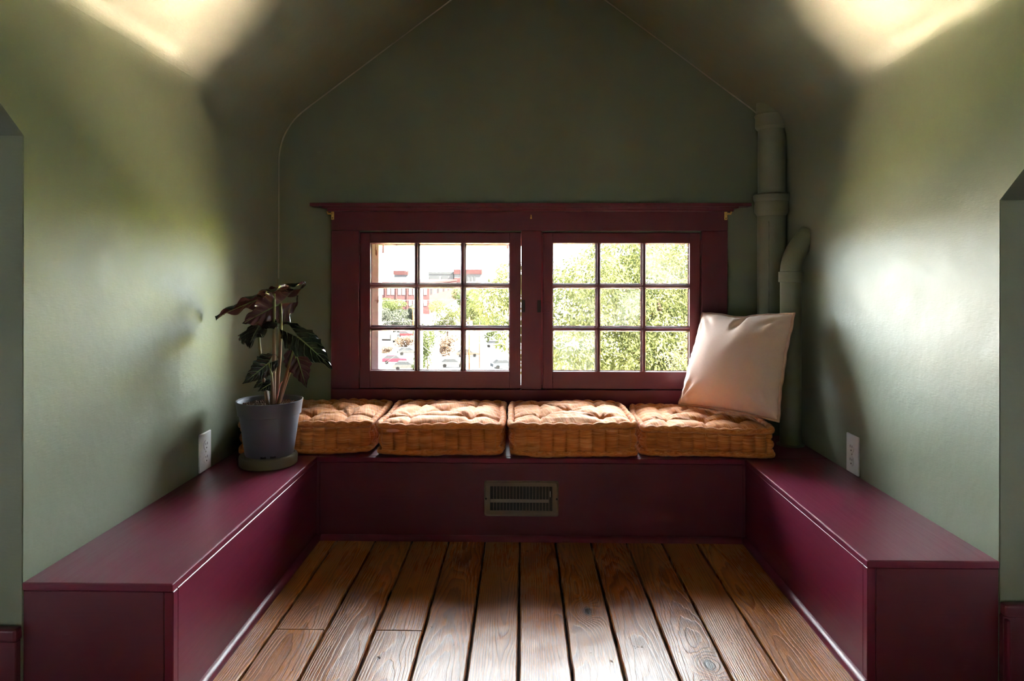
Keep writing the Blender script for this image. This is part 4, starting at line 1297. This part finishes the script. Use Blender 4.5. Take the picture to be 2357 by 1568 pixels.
# more trees and shrubs around the lot
def simple_tree(name, label, px, top_py, bot_py, halfw_px, Y, n, size, mat, seed, group=None):
    c = at(px, (top_py + bot_py) / 2, Y)
    k = Y / FPX
    rx, rz = halfw_px * k, (bot_py - top_py) / 2 * k
    r2 = random.Random(seed)
    B = []
    for i in range(9):
        B.append((c + Vector((r2.uniform(-.6, .6) * rx, r2.uniform(-.5, .5) * rx, (-0.6 + 1.2 * i / 8) * rz)), (rx * .5, rx * .5, rz * .42)))
    base = Vector((c.x, c.y, GZ))
    return tree(name, label, base, max(0.6, c.z - GZ), B, n, size, mat, seed, max(0.06, rx * 0.06), group)
G1 = 'trees and shrubs around the parking lot'
def gy(py): return (EYE - GZ) * FPX / (py - HZ)          # how far out the lot lies at that row
for nm, lb, px, tp, bt, hw, n, m, sd2 in (
        ('columnar_tree', 'bright green narrow tree standing among the parked cars', 984, 736, 866, 33, 7000, 'mid', 31),
        ('street_tree', 'yellow green rounded tree before the brick mill corner', 1030, 690, 776, 42, 6000, 'lime', 32),
        ('street_tree', 'pale tree rising highest beside the brick mill', 1066, 658, 748, 36, 6000, 'mid', 33),
        ('street_tree', 'grey green bushy tree at the edge of the lot', 905, 708, 766, 42, 6000, 'greyleaf', 34),
        ('street_tree', 'dark grey green tree beside the narrow bright tree', 944, 698, 762, 24, 4000, 'greyleaf', 35),
        ('street_tree', 'soft green tree below the mill windows', 892, 686, 738, 46, 5000, 'mid', 36),
        ('street_tree', 'light green tree at the far end of the lot behind the poles', 1124, 716, 788, 46, 6000, 'mid', 37),
        ('street_tree', 'yellowish tree beneath the red topped block', 1096, 688, 760, 32, 5000, 'lime', 38),
        ('rusty_shrub', 'rusty brown shrub beside the narrow bright tree', 1034, 770, 820, 28, 4000, 'rustleaf', 39),
        ('rusty_shrub', 'rusty brown shrub behind the white truck', 932, 772, 800, 24, 2500, 'rustleaf', 40),
        ('rusty_shrub', 'small orange brown shrub in front of the white truck', 890, 796, 814, 17, 2000, 'rustleaf', 41)):
    Yg = gy(bt)
    simple_tree(nm, lb, px, tp, bt, hw, Yg, n, 4.2 * Yg / FPX, M[m], sd2, G1)
# trees standing beyond the frame, right and left of the window
for i, (x, y, h, r_) in enumerate(((22, 35, 18.0, 6.0), (37, 44, 19.5, 6.6), (54, 38, 18.0, 7.0), (-39, 55, 14.0, 6.0), (-60, 64, 16.0, 7.0))):
    base = Vector((x, y, GZ))
    B = [(base + Vector((rs.uniform(-.5, .5) * r_, rs.uniform(-.5, .5) * r_, h * rs.uniform(.45, .85))), (r_ * .6, r_ * .6, r_ * .55)) for _ in range(7)]
    tree('yard_tree', ['leafy tree next to the tall lime tree', 'leafy tree second along from the tall lime tree', 'leafy tree third along from the tall lime tree', 'leafy tree by the verge on the mill side', 'leafy tree farthest out on the mill side'][i], base, h, B, 6000, 0.55, M['bounceleaf'] if i < 3 else M['mid'], 70 + i, 0.2, 'trees along the verge')

# buildings
def bld(name, label, loc):
    return tag(empty(name, loc), label, 'building', 'buildings on the skyline')
YM = 275.0
kM = YM / FPX
x0m, x1m = at(700, 660, YM).x, at(988, 660, YM).x
ztop = at(900, 650, YM).z
mill = bld('brick_mill', 'long red brick mill with tall pale windows and low roof', ((x0m + x1m) / 2, YM, GZ))
P(mill, 'front_wall', (x0m, YM, GZ), (x1m, YM + 0.6, ztop - 0.7), M['brick'], 0)
P(mill, 'cornice', (x0m - 0.4, YM - 0.5, ztop - 0.7), (x1m + 0.4, YM + 0.7, ztop), M['brickpale'], 0)
# wing that runs away from the corner
L_ = 160.0
wing = [(x1m, YM + 0.6), (at(1051, 650, YM + L_).x, YM + L_)]
l = mill.location
def wallquad(name, a, b, z0, z1, mat, out=0.0, th=0.5, parent=mill):
    a, b = Vector(a), Vector(b)
    d = (b - a).normalized(); nrm = Vector((d.y, -d.x))
    l = parent.location
    V = []
    for q in (a + nrm * out, b + nrm * out, b - nrm * th, a - nrm * th):
        V += [(q.x - l[0], q.y - l[1], z0 - l[2]), (q.x - l[0], q.y - l[1], z1 - l[2])]
    F = [(0, 2, 3, 1), (2, 4, 5, 3), (4, 6, 7, 5), (6, 0, 1, 7), (1, 3, 5, 7), (0, 6, 4, 2)]
    return mesh(name, V, F, mat, parent)
wallquad('wing_wall', wing[0], wing[1], GZ, ztop - 0.7, M['brick'])
wallquad('wing_cornice', wing[0], wing[1], ztop - 0.7, ztop, M['brickpale'], 0.4)
V = [(x0m - l[0], 0.2, ztop - GZ), (x1m - l[0], 0.2, ztop - GZ), (wing[1][0] - l[0], L_, ztop - GZ + .2), (x0m - l[0], L_, ztop - GZ + .2), (x0m + 2 - l[0], 12, ztop - GZ + 1.0), (x1m - 6 - l[0], 12, ztop - GZ + 1.0)]
mesh('roof', V, [(0, 1, 5, 4), (1, 2, 3, 4, 5), (0, 4, 3)], M['brickpale'], mill)
px = 716.0
while px < 985:
    for w0, w1 in ((0, 7.2), (9.6, 16.8)):
        xa, xb = at(px + w0, 660, YM).x, at(px + w1, 660, YM).x
        for za, zb2 in ((679, 661), (704, 690)):
            P(mill, 'window', (xa, YM - 0.10, at(900, za, YM).z), (xb, YM + 0.05, at(900, zb2, YM).z), M['blind'], 0)
    P(mill, 'pilaster', (at(px - 4.6, 660, YM).x, YM - 0.3, GZ), (at(px - 2.4, 660, YM).x, YM, ztop - 0.7), M['brick'], 0)
    px += 25.0
for i in range(11):
    q0, q1 = (i + 0.25) / 11, (i + 0.70) / 11
    a, b = Vector(wing[0]), Vector(wing[1])
    wallquad('window', a + (b - a) * q0, a + (b - a) * q1, at(900, 679, YM).z, at(900, 661, YM).z, M['blind'] if i % 2 else M['darkglass'], 0.10, 0.0)
for (pa, pb, ta, tb2) in ((905, 938, 623, 633),):
    Yb = 430.0
    b = bld('roof_block', 'small red box building standing behind the mill roof', (at((pa + pb) / 2, 640, Yb).x, Yb, GZ))
    P(b, 'red_top', (at(pa, 640, Yb).x, Yb, at(900, tb2, Yb).z), (at(pb, 640, Yb).x, Yb + 6, at(900, ta, Yb).z), M['brickpale'], 0)
    P(b, 'lower_wall', (at(pa + 2, 640, Yb).x, Yb + 0.3, GZ), (at(pb - 2, 640, Yb).x, Yb + 5.5, at(900, tb2, Yb).z), M['stone'], 0)
Yb = 480.0
def X_(px): return at(px, 640, Yb).x
def Z_(py): return at(1000, py, Yb).z
b = bld('office_block', 'pale grey office block with wide glazed bays on the skyline', (X_(1018), Yb, GZ))
P(b, 'facade', (X_(986), Yb, GZ), (X_(1044), Yb + 12, Z_(625)), M['stone'], 0)
P(b, 'roof_band', (X_(986), Yb - 0.3, Z_(631)), (X_(1044), Yb, Z_(627)), M['greyband'], 0)
for pa, pb in ((989, 1011), (1017, 1032)):
    P(b, 'glazed_bay', (X_(pa), Yb - 0.2, Z_(650)), (X_(pb), Yb, Z_(636)), M['greyband'], 0)
for pa in (1010, 1029):
    P(b, 'chimney', (X_(pa - .8), Yb + 2, Z_(626)), (X_(pa + .8), Yb + 3, Z_(620)), M['greyband'], 0)
b = bld('red_topped_block', 'white block with a red upper storey on the skyline', (X_(1077), Yb, GZ))
P(b, 'lower_wall', (X_(1046), Yb - 2, GZ), (X_(1108), Yb + 10, Z_(631)), M['stone'], 0)
P(b, 'red_storey', (X_(1045), Yb - 2.5, Z_(631)), (X_(1109), Yb + 10.5, Z_(620)), M['brickpale'], 0)
P(b, 'red_band', (X_(1046), Yb - 2.3, Z_(650)), (X_(1062), Yb - 2, Z_(640)), M['brickpale'], 0)
for pa in (1075, 1083, 1091):
    P(b, 'window', (X_(pa), Yb - 2.2, Z_(645)), (X_(pa + 4.5), Yb - 2, Z_(635)), M['greyband'], 0)

# cars
def car(kind, px, Y, rz, col, label):
    p = gpt(px, Y)
    t = tag(empty(kind, p, rz), label, 'truck' if 'truck' in kind else 'car', 'vehicles in the parking lot')
    mt = plain(kind + '_paint', col, 0.6, var=0.03, Specular_IOR_Level=0.0)
    if kind == 'box_truck':
        box('cargo_box', (-3.2, -1.15, 0.9), (1.4, 1.15, 3.2), mt, t, 0.05)
        box('cab', (1.45, -1.05, 0.55), (3.1, 1.05, 2.3), mt, t, 0.25, 2)
        box('windscreen', (2.7, -0.9, 1.45), (3.12, 0.9, 2.1), M['darkglass'], t, 0.05)
        box('chassis', (-3.1, -0.8, 0.5), (3.0, 0.8, 0.9), M['tyre'], t, 0)
        wx = (-2.0, 2.3)
    else:
        prof = [(-2.2, .35), (2.15, .35), (2.25, .62), (2.05, .86), (1.0, .97), (-1.75, 1.0), (-2.2, .9)]
        n = len(prof)
        V = [(x, y * s, z) for s in (-.88, .88) for (x, z) in prof for y in (1,)]
        F = [(i, (i + 1) % n, (i + 1) % n + n, i + n) for i in range(n)] + [tuple(range(n - 1, -1, -1)), tuple(range(n, 2 * n))]
        mesh('car_body', V, F, mt, t)
        V = [(-1.9, -.82, .98), (1.0, -.82, .95), (.35, -.68, 1.45), (-1.25, -.68, 1.47), (-1.9, .82, .98), (1.0, .82, .95), (.35, .68, 1.45), (-1.25, .68, 1.47)]
        mesh('car_glass', V, [(0, 1, 2, 3), (1, 5, 6, 2), (5, 4, 7, 6), (4, 0, 3, 7)], M['darkglass'], t)
        mesh('car_roof', [(x * 1.0, y, z) for x, y, z in V[2:4] + V[6:8]] + [(x, y, z + .04) for x, y, z in V[2:4] + V[6:8]], [(4, 6, 7, 5), (0, 2, 6, 4), (1, 0, 4, 5), (3, 1, 5, 7), (2, 3, 7, 6)], mt, t)
        wx = (-1.35, 1.4)
    for x in wx:
        for y in (-.8, .8):
            o = lathe('wheel', [(0.20, -.1), (0.33, -.1), (0.34, 0), (0.33, .1), (0.20, .1)], M['tyre'], t, 16, (x, y, .34))
            o.rotation_euler = (R(90), 0, 0)
    return t
for kd, px, bt, rz, col, lb in (
        ('box_truck', 888, 790, -8, (0.022, 0.022, 0.022), 'white box truck parked at the far edge of the lot'),
        ('parked_car', 932, 777, 12, (0.010, 0.0025, 0.003), 'red car just behind the white box truck'),
        ('parked_car', 908, 838, 10, (0.010, 0.0025, 0.004), 'red car lowest in the lot near the outer window frame'),
        ('parked_car', 940, 818, 15, (0.006, 0.0062, 0.0066), 'grey car between the two red cars'),
        ('parked_car', 1042, 846, 6, (0.009, 0.0092, 0.0098), 'silver car beside the rusty shrub'),
        ('parked_car', 1160, 848, 20, (0.006, 0.0069, 0.0082), 'pale blue car under the hanging lime leaves'),
        ('parked_car', 935, 853, 8, (0.008, 0.008, 0.008), 'light grey car cut off by the bottom rail'),
        ('parked_car', 1076, 822, 5, (0.009, 0.0073, 0.0063), 'beige car behind the silver car'),
        ('parked_car', 1140, 800, -6, (0.013, 0.013, 0.0134), 'white car parked below the light green tree')):
    car(kd, px, gy(bt), R(rz), col, lb)

# poles and wires
def pole(px, Y, ztop_py, r, label, mat, arm=0.8):
    b = gpt(px, Y)
    t = tag(empty('utility_pole', b), label, 'pole', 'utility poles by the lot')
    h = at(px, ztop_py, Y).z - GZ
    V, F, UV = tubedata([(0, 0, 0), (0, 0, h * .5), (0, 0, h)], r, 8)
    mesh('post', V, F, mat, t, smooth=True)
    box('crossarm', (-arm, -r, h * 0.93), (arm, r, h * 0.93 + 0.12), mat, t, 0)
    return t
pole(1104, gy(848), 742, 0.11, 'slim orange brown pole rising from the lot', M['polewood'])
pole(1080, gy(856), 730, 0.14, 'paler slim pole beside the sash bar', M['polewood'])
pole(970, 19.0, 655, 0.045, 'pale grey pole in front of the narrow bright tree', M['stone'], 0.08)
pole(951, gy(770), 705, 0.2, 'far wooden pole beside the grey green tree', M['polewood'])
def wire(pts, r, label):
    P_ = [at(*p) for p in pts]
    Q = []
    for i in range(25):
        t = i / 24
        a, b, c = P_
        Q.append(a * (1 - t) ** 2 + b * 2 * t * (1 - t) + c * t * t)
    b = Q[0].copy()
    V, F, UV = tubedata([q - b for q in Q], r, 6)
    o = mesh('overhead_wire', V, F, M['cable'], None, smooth=True, loc=b)
    return tag(o, label, 'wire', 'overhead wires')
wire(((968, 791, 19.0), (1022, 848, 19.5), (1064, 780, 20)), 0.009, 'thick pale cable sagging in front of the narrow bright tree')
wire(((860, 691, 100), (960, 692, 100), (1078, 690, 100)), 0.028, 'thin wire running level below the mill windows')
wire(((860, 742, 100), (960, 738, 100), (1078, 736, 100)), 0.028, 'thin wire running level above the truck')
wire(((868, 850, 12), (915, 815, 12), (965, 778, 12)), 0.003, 'thin wire slanting up across the parked cars')
